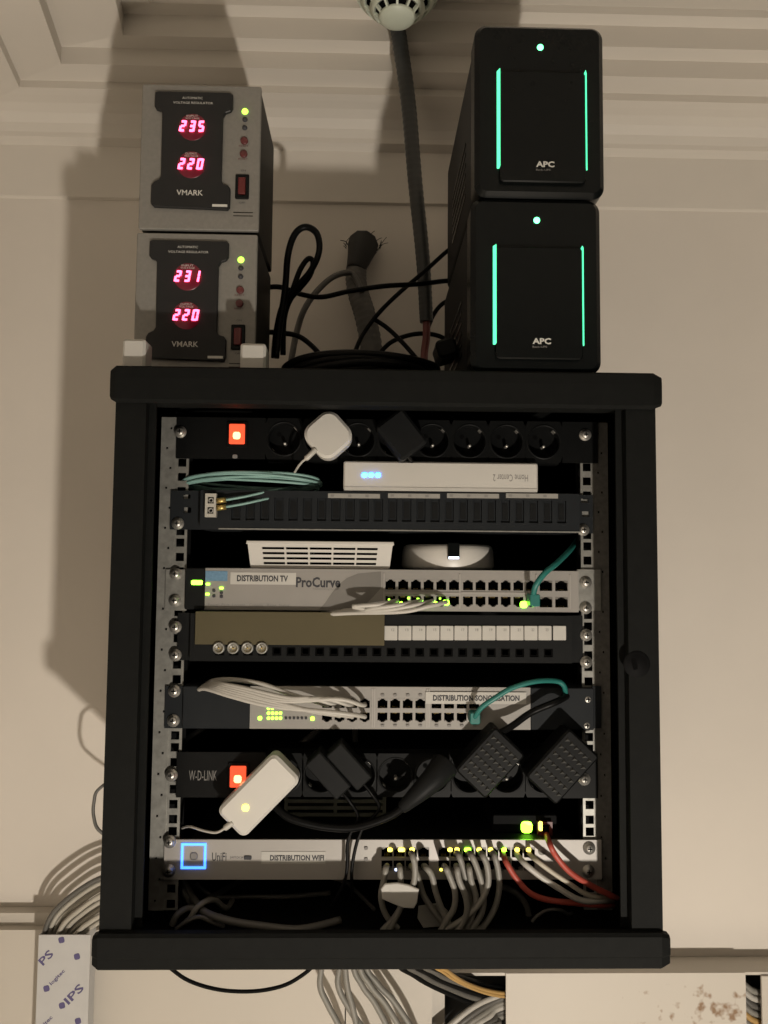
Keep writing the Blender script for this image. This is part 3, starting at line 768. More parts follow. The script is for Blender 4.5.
# ------------------------------------------------------------------ adapters on the lower strip
c2, x, z, s_ = adapter('wall_adapter', 'long white adapter with green light across the lower strip', 258.5, 796, 79, 38, 7, math.radians(45.5), 0.7950, 0.8170, 'white_plastic')
M = Matrix.Translation((x, 0, z)) @ Matrix.Rotation(-math.radians(45.5), 4, 'Y')
mb('grey_white').rprism(x+0.006, z+0.006, 0.03, 0.03, 0.006, 0.8170, 0.8285, math.radians(45.5)).build('plug_base', c2)
tag(led(c2, 245.5, 807.5, 0.7952, 6.5, 6.5, 'amber_led'), 'yellow-green light')
mb('white_cord').tube(path([(233, 822, 0.7970), (225, 828, 0.7970), (216, 832.5, 0.7990), (203, 830.5, 0.8040), (190, 826.5, 0.8140), (182, 828, 0.8390)]), 0.0014, rad=lambda t: 0.0030 if t < 0.22 else 0.0013).build('cord', c2)
for cxp, cyp, lab, dy in ((328, 776, 'flat matt black adapter beside the long white adapter', 0.0), (349, 767, 'flat matt black adapter with cord hanging under it', 0.002)):
    o, x, z, s_ = adapter('plug_adapter', lab, cxp, cyp, 20, 46, 2, math.radians(43), 0.8000+dy, 0.8280, 'soft_black', 'adapter', bev=0.0015)
    mb('black_cord').tube(path([(cxp+13, cyp+15, 0.8110), (cxp+22, cyp+26, 0.8170), (cxp+30, cyp+42, 0.8170), (cxp+12 if dy else cxp+20, cyp+64, 0.8150), (cxp+3 if dy else cxp+18, cyp+100, 0.8150), (cxp+4, cyp+130, 0.8240)]), 0.0018, 6).build('cord', o)
def studded(label, cpx, cpy, wpx, hpx, deg, y0):
    a = math.radians(deg)
    root, x, z, s_ = adapter('studded_adapter', label, cpx, cpy, wpx, hpx, 4, a, y0, 0.8280, 'black_plastic', 'adapter', bev=0.002)
    m = mb('stud_lit_grey')
    # pyramids stand upright in a lozenge-shaped field
    N, Mr = 6, 6
    for i in range(N):
        for j in range(Mr):
            u = ((i+.5)/N-.5)*wpx*0.86*s_; v = ((j+.5)/Mr-.5)*hpx*0.84*s_
            X = x+u*math.cos(a)-v*math.sin(a); Z = z+u*math.sin(a)+v*math.cos(a)
            b = 0.0030; n = len(m.v)
            m.v += [(X-b, y0, Z-b*.55), (X+b, y0, Z-b*.55), (X, y0, Z+b*0.9290), (X, y0-0.0026, Z+b*.35)]
            for f in ((0, 1, 3), (1, 2, 3), (2, 0, 3)): m.face(tuple(n+k for k in f))
    o = m.build('stud_texture', root); tag(o, kind='stuff')
    return root
g1 = studded('black studded adapter between the moulded plug and its studded twin', 490.5, 763, 41, 58, -43, 0.7960)
g2 = studded('black studded adapter overlapping the rail screw beside its twin', 563, 767, 41, 64, -43, 0.7960)
# moulded angled plug with thick lead
pl = thing('power_plug', 'black moulded plug with thick lead beside the studded adapters', 'plug', P(436, 772, 0.8280))
mb('soft_black').tube(path([(444, 766, 0.8140), (436, 776, 0.8050), (424, 788, 0.8010), (412, 799, 0.8010), (402, 808, 0.8040)]), 0.011, 10, 5, rad=lambda t: 0.0155-0.0095*t).build('plug_body', pl)
mb('black_cord').tube(path([(403, 807, 0.8040), (392, 815, 0.8070), (372, 823, 0.8090), (350, 828, 0.8110), (320, 826, 0.8110), (290, 818, 0.8110), (275, 806, 0.8190), (268, 797, 0.8250)]), 0.0042, 8).build('lead', pl)

# ------------------------------------------------------------------ dark boxes in the gap over the lowest switch
zsh = P(400, 838.5, YR).z
x0, x1, z0, z1 = rect(284, 807, 386, 838, 0.8990); z0 = zsh+0.001
gb = thing('vented_module', 'dull grey green module with slits behind the cords', 'module', ((x0+x1)/2, 0.8990, z0))
hol = [(x0+.004, (x0+x1)/2-.002, z0+.004+k*.0075, z0+.0075+k*.0075) for k in range(3)]+[((x0+x1)/2+.002, x1-.004, z0+.004+k*.0075, z0+.0075+k*.0075) for k in range(3)]
mb('module_green').plate(x0, x1, z0, z1, 0.8990, 0.9020, hol).box(x0, x1, 0.9020, 1.02, z1-.002, z1).build('shell', gb)
mb('void_black').box(x0+.001, x1-.001, 0.9090, 0.9100, z0, z1-.003).build('inner_board', gb)
x0, x1, z0, z1 = rect(493, 815, 557, 840, 0.8470); z0 = zsh+0.001
mc = thing('media_converter', 'small black box with glowing green link light over the lowest switch', 'network box', ((x0+x1)/2, 0.8470, z0))
mb('inner_black').rprism((x0+x1)/2, (z0+z1)/2, x1-x0, z1-z0, 0.002, 0.8470, 0.9220).build('case', mc)
led(mc, 526.5, 827, 0.8468, 11, 11, 'lime_led')
xa, za = W(545, 829, 0.8420)
pt = mb('red_trim').plate(xa-.008, xa+.008, za-.0075, za+.0075, 0.8415, 0.8470, [(xa-.0055, xa+.0055, za-.005, za+.005)]).build('port', mc)
led(mc, 540.5, 826, 0.8410, 3.6, 9, 'amber_led')

# ------------------------------------------------------------------ lowest switch, DISTRIBUTION WIFI
s3, x0, x1, z0, z1 = rack_root('network_switch', 'pale silver switch with blue lit square and DISTRIBUTION WIFI label', 'switch', 165, 838.5, 600.5, 878)
YS3 = YR-0.004
PW, PH = 0.0116, 0.0102
cols = [387+12.2*k for k in range(4)]+[444+12.2*k for k in range(8)]
zt_, zb_ = W(450, 852.5, YS3)[1], W(450, 865.5, YS3)[1]
hol = []
for c in cols:
    x, _ = W(c, 858, YS3)
    for zz in (zt_, zb_): hol.append((x-PW/2, x+PW/2, zz-PH/2, zz+PH/2))
m = mb('silver_light').plate(x0, x1, z0, z1, YS3, YS3+.0025, hol)
bx0, bx1 = W(190, 858, YS3)[0], W(575, 858, YS3)[0]
m.build('front_plate', s3)
mb('soft_black').box(bx0, bx1, YS3+.0025, YS3+.2, z1-.0012, z1).box(bx0, bx1, YS3+.0025, YS3+.2, z0, z0+.0012).build('chassis', s3)
J = jack_mesh(PW, PH, True, 'silver_dark'); J2 = jack_mesh(PW, PH, False, 'silver_dark')
for c in cols:
    x, _ = W(c, 858, YS3); inst(J, 'port', s3, (x, YS3, zt_)); inst(J2, 'port', s3, (x, YS3, zb_))
for a in (385, 397):
    pass
cx, cz = W(193.7, 855.8, YS3)
k_ = 0.0130
fr = mb('blue_frame').plate(cx-k_, cx+k_, cz-k_, cz+k_, YS3-.0012, YS3, [(cx-k_+.0022, cx+k_-.0022, cz-k_+.0022, cz+k_-.0022)]).build('status_frame', s3)
tag(fr, 'glowing blue square outline')
mb('grey_ink').rprism(cx, cz-.0003, 0.008, 0.008, 0.003, YS3-.0003, YS3).build('status_mark', s3)
ptext('UniFi', 'logo_lettering', s3, 212, 852.5, 226.5, 861, YS3, 'ink', bold=0.012)
ptext('SWITCH 24', 'lettering', s3, 230, 856.3, 243, 858.6, YS3, 'ink')
led(s3, 247.8, 857.5, YS3, 7.5, 3.6, 'ink', 'printed_mark')
r_ = rect(261.5, 851.5, 325.5, 863.8, YS3)
tag(mb('paper').box(r_[0], r_[1], YS3-.0006, YS3, r_[2], r_[3]).build('label_tape', s3), 'white label tape')
ptext('DISTRIBUTION WIFI', 'lettering', s3, 270, 855, 324, 860.6, YS3-.0007, 'ink', bold=0.032)
for a, b_ in ((366, 848), (366, 859)): led(s3, a, b_, YS3, 3.5, 3, 'grey_ink', 'printed_mark')
mb('grey_white').lathe([(0.0, -.0006), (0.0042, -.0006), (0.0044, 0)], (*[W(542, 851, YS3)[0], YS3, W(542, 851, YS3)[1]],), 'Y', 14).build('button', s3)
screws(s3, [(170, 841.5), (169, 870.5), (589, 848), (588, 871)], YS3)
for a in (390, 401.5, 412, 450, 457, 467.5, 479, 490.5, 504, 517, 528.5):
    led(s3, a, 849.6, YS3, 6.5 if a in (401.5, 467.5) else 4.6, 3.6, 'lime_led' if a in (467.5, 504) else 'amber_led')
for a, b_ in ((386, 869), (396, 869.5), (441, 869.5)): led(s3, a, b_, YS3, 2.6, 2.4, 'amber_led' if a != 396 else 'white_led')

# cords of the lowest switch
YC = YS3-0.020
grey = [  # start px, then falls to the cabinet floor
    [(387, 866), (384, 880), (381, 897), (386, 915), (398, 932)],
    [(399, 866), (401, 882), (403, 900), (395, 917), (382, 932)],
    [(411, 853), (415, 868), (413, 885), (402, 905), (392, 925), (388, 937)],
    [(411, 866), (418, 878), (424, 896), (437, 915), (449, 934)],
    [(423.6, 866), (432, 876), (436, 893), (443, 912), (452, 934)],
    [(444, 866), (449, 875), (455, 892), (454, 908), (447, 920), (440, 936)],
    [(456, 853), (463, 868), (468, 888), (472, 906), (466, 922), (462, 936)],
    [(468, 853), (477, 868), (483, 890), (482, 912), (470, 930), (460, 938)],
    [(480, 853), (487, 866), (488, 884), (480, 903), (462, 920), (440, 934)],
    [(492, 853), (498, 870), (499, 890), (494, 910), (482, 928), (472, 937)],
    [(468, 866), (471, 880), (476, 898), (472, 916), (466, 936)],
    [(456, 866), (459, 880), (466, 898), (466, 916), (456, 936)],
]
for k, g in enumerate(grey):
    n_ = len(g); off = 0.005*(k % 3)
    pts = [(g[0][0], g[0][1], YS3+.004), (g[0][0]+(g[1][0]-g[0][0])*.35, g[0][1]+2, YC-off)]+[(a, b_, YC-off+0.002*i) for i, (a, b_) in enumerate(g[1:])]
    zmin = P(*pts[-1]).z
    w_ = path(pts); w_ = [Vector((v.x, v.y, max(v.z, ZB+0.0065))) for v in w_]
    o = mb('grey_cord').tube(w_, 0.0032, 8, 6).build('network_cable')
    tag(o, 'grey patch cord drooping from the DISTRIBUTION WIFI switch', 'cable', 'grey cords of the wifi switch')
o = mb('dark_grey_cord').tube(path([(500, 886, YR+.03), (515, 892, YR+.02), (526, 905, YR+.02), (529, 920, YR+.02), (529, 932, YR+.03)]), 0.0034, 8).build('network_cable')
tag(o, 'dim grey cord bending down behind the red cords', 'cable')
for m_, lab, pts in (
    ('red_cord', 'red cord running from the lowest switch ports to the cabinet side', [(503, 853, YS3+.004), (506, 862, YC), (516, 878, YC), (530, 893, YC), (548, 900, YC+.004), (575, 903, YC+.008), (600, 905, YC+.012), (613, 905, YC+.03)]),
    ('red_cord', 'red cord dropping from the small glowing box to the cabinet side', [(545, 829, 0.893), (549, 842, YC-.004), (556, 856, YC-.01), (570, 872, YC-.008), (590, 885, YC), (612, 896, YC+.012), (617, 898, YC+.02)]),
    ('white_cord', 'white cord running from the lowest switch to the cabinet side', [(516, 853, YS3+.004), (524, 863, YC), (540, 876, YC-.002), (560, 889, YC-.002), (580, 900, YC+.002), (600, 901, YC+.010), (613, 900, YC+.028)]),
    ('cream_cord', 'cream cord running beside the white one from the lowest switch', [(528.5, 853, YS3+.004), (536, 860, YC-.002), (552, 872, YC-.004), (570, 884, YC-.002), (584, 893, YC+.002), (600, 898, YC+.010), (613, 898, YC+.03)])):
    o = mb(m_).tube(path(pts), 0.0031 if m_ != 'cream_cord' else 0.0026, 8, 6).build('network_cable'); tag(o, lab, 'cable')
# crumpled paper tag wrapped round the cords
x, z = W(400, 895, YC-.012)
tagp = mb('paper'); N = 12
pa = [(381, 889), (385, 884), (397, 883), (408, 885), (419, 889.5), (417, 903), (414, 908.5), (403, 908), (391, 903), (382, 899)]
tagp.outline_prism([W(a, b_, YC-.014) for a, b_ in pa], YC-.0145, YC-.012, 0.0008)
o = tagp.build('paper_tag'); tag(o, 'crumpled white paper tag wrapped round the grey cords', 'tag')
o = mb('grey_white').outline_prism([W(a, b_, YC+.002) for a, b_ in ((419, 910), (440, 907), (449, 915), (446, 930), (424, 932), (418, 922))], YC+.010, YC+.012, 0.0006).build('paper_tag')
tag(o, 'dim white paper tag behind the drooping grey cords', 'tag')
# loose cables on the cabinet floor
zf = ZB+0.003
loose = [
    ('grey_cord', 'pale grey cable curling up under the blue lit square', 0.0030, [(186, 934, YR), (190, 918, YR-.01), (200, 905, YR-.01), (214, 900, YR+.01), (226, 908, YR+.03), (232, 922, YR+.05)]),
    ('dark_grey_cord', 'thin dim cable tangled over the looped one on the floor', 0.0022, [(176, 934, YR-.015), (186, 922, YR-.02), (199, 917, YR-.02), (212, 922, YR-.015), (224, 931, YR-.01)]),
    ('dark_grey_cord', 'dim cable sloping across the floor behind the trailing one', 0.0026, [(196, 884, YR+.06), (215, 900, YR+.06), (245, 912, YR+.06), (285, 918, YR+.06), (330, 922, YR+.07)]),
    ('dark_grey_cord', 'grey cable trailing along the cabinet floor under the blue square', 0.0040, [(182, 880, YR+.03), (193, 898, YR+.02), (205, 912, YR-.01), (230, 921, YR-.02), (262, 926, YR-.02), (300, 929.5, YR-.02), (340, 932, YR)]),
    ('dark_grey_cord', 'grey cable bending down from the rail foot under the blue square', 0.0036, [(176, 878, YR+.03), (184, 893, YR+.02), (196, 905, YR+.03), (214, 916, YR+.06), (240, 928, YR+.1)]),
    ('dark_grey_cord', 'short looped grey cable beside the rail foot on the cabinet floor', 0.0034, [(172, 925, YR-.01), (178, 914, YR-.01), (190, 908, YR), (204, 912, YR), (216, 922, YR), (220, 932, YR+.01)]),
    ('dark_grey_cord', 'thin grey cable crossing the dark cabinet floor', 0.0022, [(320, 900, YR+.12), (345, 905, YR+.1), (362, 915, YR+.06), (374, 930, YR+.03)]),
    ('dark_grey_cord', 'thin grey ring of cable on the floor under the red cords', 0.0018, [(532, 925, YR), (537, 916, YR), (548, 910, YR), (560, 910, YR), (568, 914, YR+.01), (572, 922, YR+.02)]),
    ('dark_grey_cord', 'grey cable slanting up behind the W-D-LINK lettering', 0.0032, [(178, 748, YR+.03), (188, 738, YR+.03), (203, 728, YR+.04), (215, 715, YR+.08)]),
    ('dark_grey_cord', 'grey cable slanting behind the long white adapter', 0.0038, [(290, 754, YR+.05), (304, 742, YR+.05), (320, 729, YR+.06), (335, 715, YR+.1)]),
    ('dark_grey_cord', 'grey cable hanging straight behind the flat black adapters', 0.0034, [(355, 715, YR+.08), (355, 735, YR+.06), (355.5, 754, YR+.05), (352, 775, YR+.08)]),
    ('teal_fibre', 'pale teal cable glimpsed behind the thick plug lead', 0.0022, [(380, 816, YR+.09), (400, 821, YR+.08), (425, 826, YR+.09), (445, 833, YR+.1)]),
    ('black_cord', 'black cable slanting from second studded adapter across switch end', 0.0036, [(496, 735, YR-.03), (512, 726, YR-.024), (532, 712, YR-.020), (560, 700, YR-.02), (575, 690, YR+.03)]),
]
for m_, lab, r, pts in loose:
    w_ = path(pts); w_ = [Vector((v.x, v.y, max(v.z, zf+r))) for v in w_]
    o = mb(m_).tube(w_, r, 8, 6).build('loose_cable'); tag(o, lab, 'cable')

# ------------------------------------------------------------------ things on top of the rack
def sevenseg(st, name, parent, x0, z0, w, h, y, gap):
    m = mb('red_digit'); t = h*0.17
    segs = {'0': 'abcdef', '1': 'bc', '2': 'abged', '3': 'abgcd', '5': 'afgcd'}
    sl = 0.16
    for i, ch in enumerate(st):
        ox = x0+i*(w+gap)
        def seg(xa, xb, za, zb):
            pts = [(xa, za), (xb, za), (xb, zb), (xa, zb)]
            m.outline_prism([(p[0]+sl*(p[1]-z0), p[1]) for p in pts], y-0.0012, y)
        g = h*0.03
        for s_ in segs[ch]:
            if s_ == 'a': seg(ox+g+t*.5, ox+w-g-t*.5, z0+h-t, z0+h)
            if s_ == 'd': seg(ox+g+t*.5, ox+w-g-t*.5, z0, z0+t)
            if s_ == 'g': seg(ox+g+t*.5, ox+w-g-t*.5, z0+h/2-t/2, z0+h/2+t/2)
            if s_ == 'b': seg(ox+w-t, ox+w, z0+h/2+g, z0+h-g)
            if s_ == 'c': seg(ox+w-t, ox+w, z0+g, z0+h/2-g)
            if s_ == 'f': seg(ox, ox+t, z0+h/2+g, z0+h-g)
            if s_ == 'e': seg(ox, ox+t, z0+g, z0+h/2-g)
    return m.build(name, parent)
YV = 0.838
def regulator(vin, zoff, z_lo, z_hi, dx, label):
    """front features measured on the upper unit (crop x4.8 from 130,70), moved down by zoff"""
    K = 4.8
    def L(u, v): x, z = W(130+u/K, 70+v/K, YV); return x+dx, z-zoff
    x0 = W(140.3, 155, YV)[0]+dx; x1 = W(260, 155, YV)[0]+dx
    root = thing('voltage_regulator', label, 'regulator', ((x0+x1)/2, YV+.06, z_lo))
    zb = z_lo+0.004
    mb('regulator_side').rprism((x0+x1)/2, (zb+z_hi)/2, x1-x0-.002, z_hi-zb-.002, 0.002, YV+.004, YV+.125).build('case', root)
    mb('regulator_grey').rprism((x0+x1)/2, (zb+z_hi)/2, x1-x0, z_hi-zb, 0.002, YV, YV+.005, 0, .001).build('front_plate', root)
    for fx in (x0+.012, x1-.012):
        for fy in (YV+.02, YV+.11):
            mb('black_plastic').lathe([(0.0, 0), (0.006, 0), (0.007, .0042), (0.0, .0042)], (fx, fy, z_lo), 'Z', 10).build('foot', root)
    bz = [(125, 114), (140, 110), (485, 118), (497, 128), (496, 190), (486, 206), (462, 214), (449, 234), (441, 540), (450, 554), (474, 562), (484, 578), (481, 664), (470, 677), (118, 662), (103, 648), (106, 560), (118, 543), (142, 532), (152, 516), (159, 214), (150, 203), (131, 196), (122, 184)]
    bo = mb('regulator_bezel').outline_prism([L(*p) for p in bz], YV-.004, YV, .0008).build('display_bezel', root)
    for (u, v, s_) in ((304, 284, vin), (298, 464, '220')):
        x, z = L(u, v); 
        lens = mb('red_lens').lathe([(0.0, -.0006), (0.0148, -.0006), (0.0155, 0.0)], (x, YV-.004, z), 'Y', 28).build('display_lens', bo)
        h = 0.0125; w = 0.0068; gp = 0.0034
        sevenseg(s_, 'digits', lens, x-(3*w+2*gp)/2-.001, z-h/2, w, h, YV-.0056, gp)
        xa, za = L(u-28, v-52); xb, _ = L(u+28, v-52)
        text('INPUT' if v < 300 else 'OUTPUT', 'lettering', bo, xa, xb, za, .0024, YV-.0047, 'pale_ink')
        xa, za = L(u-34, v-41); xb, _ = L(u+34, v-41)
        text('VOLTAGE', 'lettering', bo, xa, xb, za, .0020, YV-.0047, 'pale_ink')
    xa, za = L(256, 144); xb, _ = L(352, 144); text('AUTOMATIC', 'lettering', bo, xa, xb, za, .0026, YV-.004, 'pale_ink')
    xa, za = L(212, 166); xb, _ = L(402, 166); text('VOLTAGE REGULATOR', 'lettering', bo, xa, xb, za, .0026, YV-.004, 'pale_ink')
    xa, za = L(228, 596); xb, _ = L(354, 596); text('VMARK', 'logo_lettering', bo, xa, xb, za, .0062, YV-.004, 'pale_ink', bold=.01)
    xa, za = L(398, 658); xb, _ = L(470, 658); mb('pale_ink').box(xa, xb, YV-.0043, YV-.004, za-.0014, za+.0014).build('rating_tag', bo)
    for i, (u, v, m_, r) in enumerate(((552, 199, 'green_led', .0032), (552, 238, 'ink', .0026), (551, 278, 'ink', .0026))):
        x, z = L(u, v)
        mb(m_).lathe([(r*1.15, 0), (r, -.0012), (r*.6, -.0024), (0, -.0028)], (x, YV, z), 'Y', 14).build('led', root)
    for (u, v) in ((549, 342), (546, 405)):
        x, z = L(u, v)
        mb('red_trim').lathe([(.0042, 0), (.0042, -.002), (.003, -.0024), (0, -.0024)], (x, YV, z), 'Y', 14).build('breaker_button', root)
        xa, za = L(u-26, v+22); xb, _ = L(u+20, v+22); text('RESET', 'lettering', root, xa, xb, za, .0018, YV, 'red_trim')
    x, z = L(539, 562)
    sw = mb('gloss_black').rprism(x, z, .0152, .0282, .0012, YV-.002, YV).build('switch_bezel', root)
    mb('rocker_red').rprism(x, z, .0080, .0190, .0008, YV-.0045, YV-.002).build('rocker', sw)
    xa, za = L(524, 637); xb, _ = L(552, 637); text('OFF', 'lettering', root, xa, xb, za, .0022, YV, 'ink')
    xa, za = L(532, 482); xb, _ = L(556, 482); text('ON', 'lettering', root, xa, xb, za, .0022, YV, 'ink')
    xa, za = L(496, 682); xb, zb2 = L(590, 700); mb('regulator_side').box(xa, xb, YV-.0003, YV, zb2-.0008, zb2).box(xa, xb, YV-.0003, YV, za-.0008, za).build('printed_mark', root)
    return root
z_top = W(200, 85, YV)[1]; z_mid = W(200, 228.5, YV)[1]; z_mid2 = W(200, 233.5, YV)[1]
dz = W(193, 127.5, YV)[1]-W(189, 276.5, YV)[1]
regulator('235', 0.0, z_mid2+0.0003, z_top, 0.0, 'upper grey voltage regulator, red display reading 235 over 220')
regulator('231', dz, ZT+0.0003, z_mid2, -0.001, 'lower grey voltage regulator, red display reading 231 over 220')
# white blocks on the front edge
for px0, px1, py0, py1, lab in ((122, 145, 338.5, 367, 'small white plastic block at the lower regulator corner away from its switch'), (240, 265.5, 343, 368, 'small white plastic block covering the lower regulator switch')):
    xa, xb, za, zb = rect(px0, py0, px1, py1, 0.766); za = ZT+.0003
    xc, w_ = (xa+xb)/2, xb-xa
    m = mb('paper').rprism(xc, (za+zb)/2, w_, zb-za, 0.003, 0.766, 0.790, 0, 0.0025, 4)
    o = m.build('corner_block'); tag(o, lab, 'block')

# backup power units
YU = 0.756
def ups(py_top, py_bot, z_lo, dots, xs, label):
    px0, px1 = xs
    x0 = W(px0, (py_top+py_bot)/2, YU)[0]; x1 = W(px1, (py_top+py_bot)/2, YU)[0]
    z1 = W(540, py_top, YU)[1]; z0 = z_lo
    root = thing('backup_power_unit', label, 'ups', ((x0+x1)/2, YU+.14, z0))
    w, h = x1-x0, z1-z0; xc, zc = (x0+x1)/2, (z0+z1)/2
    m = mb('soft_black').rprism(xc, zc+.001, w-.004, h-.006, .010, YU+.030, YU+.285, 0, .002, 6); m.build('case', root)
    for k in range(6):
        zz = zc-.05+k*.012
        mb('gloss_black').box(x0+.0012, x0+.0022, YU+.09, YU+.22, zz, zz+.004).build('vent_slot', root)
    be = mb('gloss_black').rprism(xc, zc, w, h, .0125, YU, YU+.0305, 0, .005, 8).build('front_bezel', root)
    sc_ = YU/FPX
    def F(fx, fy): return x0+w*fx, z1-h*fy
    (pa, za), (pb, zb) = F(.185, .295), F(.845, .93)
    mb('gloss_black').rprism((pa+pb)/2, (za+zb)/2, pb-pa, za-zb, .004, YU-.0052, YU+.002, 0, .0012, 4).build('front_panel', root)
    # light strips sit on the chamfered flanks of the panel
    for sx, face in ((pa, -1), (pb, 1)):
        _, s1z = F(0, .285); _, s0z = F(0, .845)
        m = mb('ups_strip')
        a_, b_ = (sx-.0024, sx+.0002) if face < 0 else (sx-.0002, sx+.0024)
        # wedge: outward flank slopes back from the panel edge
        outer = a_ if face < 0 else b_; inner = b_ if face < 0 else a_
        n = len(m.v)
        m.v += [(outer, YU-.0004, s0z), (inner, YU-.0062, s0z), (inner, YU+.001, s0z), (outer, YU-.0004, s1z), (inner, YU-.0062, s1z), (inner, YU+.001, s1z)]
        for f in ((0, 1, 4, 3), (1, 2, 5, 4), (2, 0, 3, 5), (0, 2, 1), (3, 4, 5)): m.face(tuple(n+i for i in f))
        tag(m.build('light_strip', root), 'glowing green light strip')
    x, z = F(*dots)
    mb('ups_dot').lathe([(.0033, 0), (.0030, -.001), (0, -.0016)], (x, YU, z), 'Y', 16).build('power_light', root)
    xa, zz = F(.46, .83); xb, _ = F(.60, .83)
    text('APC', 'logo_lettering', root, xa, xb, zz, .0062, YU-.0052, 'pale_ink', bold=.035)
    xa, zz = F(.46, .862); xb, _ = F(.57, .862)
    text('Back-UPS', 'lettering', root, xa, xb, zz, .0020, YU-.0052, 'grey_ink')
    for fx in (x0+.018, x1-.018):
        for fy in (YU+.04, YU+.25):
            mb('black_plastic').box(fx-.008, fx+.008, fy-.01, fy+.01, z0-.0008, z0+.006).build('foot', root)
    return root
zu = W(540, 197.5, YU)[1]
ups(24, 197, zu+.001, (.505, .138), (475, 604.5), 'upper black backup power unit with green light strips')
ups(198, 372, ZT+.001, (.505, .130), (471, 601.5), 'lower black backup power unit resting on the rack')

# smoke detector
dx, dzv = W(397, 23.5, 0.985)
zc_ = CZ+CH
sd = thing('smoke_detector', 'white domed smoke detector with slotted sides on the ceiling', 'smoke detector', (dx, 0.985, zc_))
zl = dzv
H = zc_-zl
mb('detector_white').lathe([(0.0, 0), (0.068, 0), (0.068, -.010), (0.066, -.016), (0.062, -.018)], (dx, 0.985, zc_), 'Z', 40).build('base', sd)
mb('void_black').lathe([(0.054, -.010), (0.048, -H+.044), (0.037, -H+.028), (0.024, -H+.0135), (0.0, -H+.010)], (dx, 0.985, zc_), 'Z', 32).build('chamber', sd)
def ring(r0, h0, r1, h1, t=.003):
    return mb('detector_white').lathe([(r0, h0), (r1, h1), (r1-t, h1+.0015), (r0-t, h0+.0015), (r0, h0)], (dx, 0.985, zl), 'Z', 40).build('dome_ring', sd)
mb('detector_white').lathe([(0.0, 0.0), (0.011, .0005), (0.018, .0028), (0.0230, .0062), (0.0250, .0092), (0.022, .0092), (0.0, .006)], (dx, 0.985, zl), 'Z', 36).build('cap', sd)
ring(.0315, .0150, .0375, .0205); ring(.0440, .0270, .0500, .0335); ring(.0560, .0410, .0640, H-.015)
for k in range(11):
    a = 2*math.pi*(k+.2)/11
    M = Matrix.Translation((dx, 0.985, zl)) @ Matrix.Rotation(a, 4, 'Z')
    m = mb('detector_white')
    for (r0, h0, r1, h1) in ((.0240, .0080, .0325, .0160), (.0368, .0198, .0450, .0280), (.0493, .0328, .0570, .0420)):
        n = len(m.v)
        q = [(r0, -.0015, h0), (r0, .0015, h0), (r1, .0015, h1), (r1, -.0015, h1), (r0-.004, -.0015, h0+.002), (r0-.004, .0015, h0+.002), (r1-.004, .0015, h1+.002), (r1-.004, -.0015, h1+.002)]
        m.v += [tuple(M @ Vector(p_)) for p_ in q]
        for f in ((0, 3, 2, 1), (4, 5, 6, 7), (0, 1, 5, 4), (3, 7, 6, 2), (0, 4, 7, 3), (1, 2, 6, 5)): m.face(tuple(n+i for i in f))
    m.build('rib', sd)

# grey corrugated conduit from the ceiling to the rack
cd = thing('conduit_hose', 'dark grey corrugated conduit hanging from ceiling to rack top', 'conduit', P(426, 352, 1.06))
w_ = path([(396, 12, 1.058), (398, 30, 1.058), (408, 100, 1.06), (415, 180, 1.06), (423, 260, 1.06), (426.5, 322, 1.06)])
mb('conduit_grey').tube(w_, 0.0105, 12, 40, rad=lambda t: (0.0116-0.0022*t)*(1.0+0.035*math.sin(t*2*math.pi*62))).build('hose', cd)
tag(mb('red_wire').tube(path([(426, 310, 1.06), (426.5, 335, 1.06), (424.5, 352, 1.06), (424, 366, 1.05)]), 0.0056, 8).build('wires', cd), 'dull red wires leaving the hose end')

# old conduit bundle coming out of the wall
oc = thing('wall_conduit', 'dull grey conduit bundle with frayed black tape at the wall', 'conduit', P(372, 366, 1.13))
mb('old_conduit').tube(path([(373, 380, 1.10), (371, 345, 1.12), (365, 315, 1.13), (358, 292, 1.14), (356, 272, 1.155), (360, 258, 1.185)]), 0.014, 12, 14, rad=lambda t: (0.0165-0.001*t)*(1+0.05*math.sin(t*150))).build('hose', oc)
m = mb('tape_black').tube(path([(355, 270, 1.15), (358, 262, 1.155), (361, 252, 1.165), (363, 245, 1.18)]), 0.016, 10, 5, rad=lambda t: 0.0135+0.011*t); m.build('tape', oc)
m = mb('tape_black'); rr = random.Random(5)
for k in range(46):
    a = rr.uniform(0, 6.28); c = P(363+17*math.cos(a), 248+6*math.sin(a), 1.178)
    e = c+Vector((rr.uniform(-.012, .014), rr.uniform(-.008, .01), rr.uniform(.002, .016)))
    m.tube([c, (c+e)/2+Vector((rr.uniform(-.003, .003), 0, .002)), e], 0.0006, 3, 3)
tag(m.build('frayed_fibres', oc), kind='stuff')
m = mb('dark_grey_cord').tube(path([(362, 292, 1.12), (352, 274, 1.125), (335, 276, 1.11), (318, 290, 1.10), (304, 310, 1.09), (296, 335, 1.09), (291, 362, 1.08)]), 0.0045, 8)
tag(m.build('loose_cable'), 'grey cable arching away from the wall conduit bundle', 'cable')

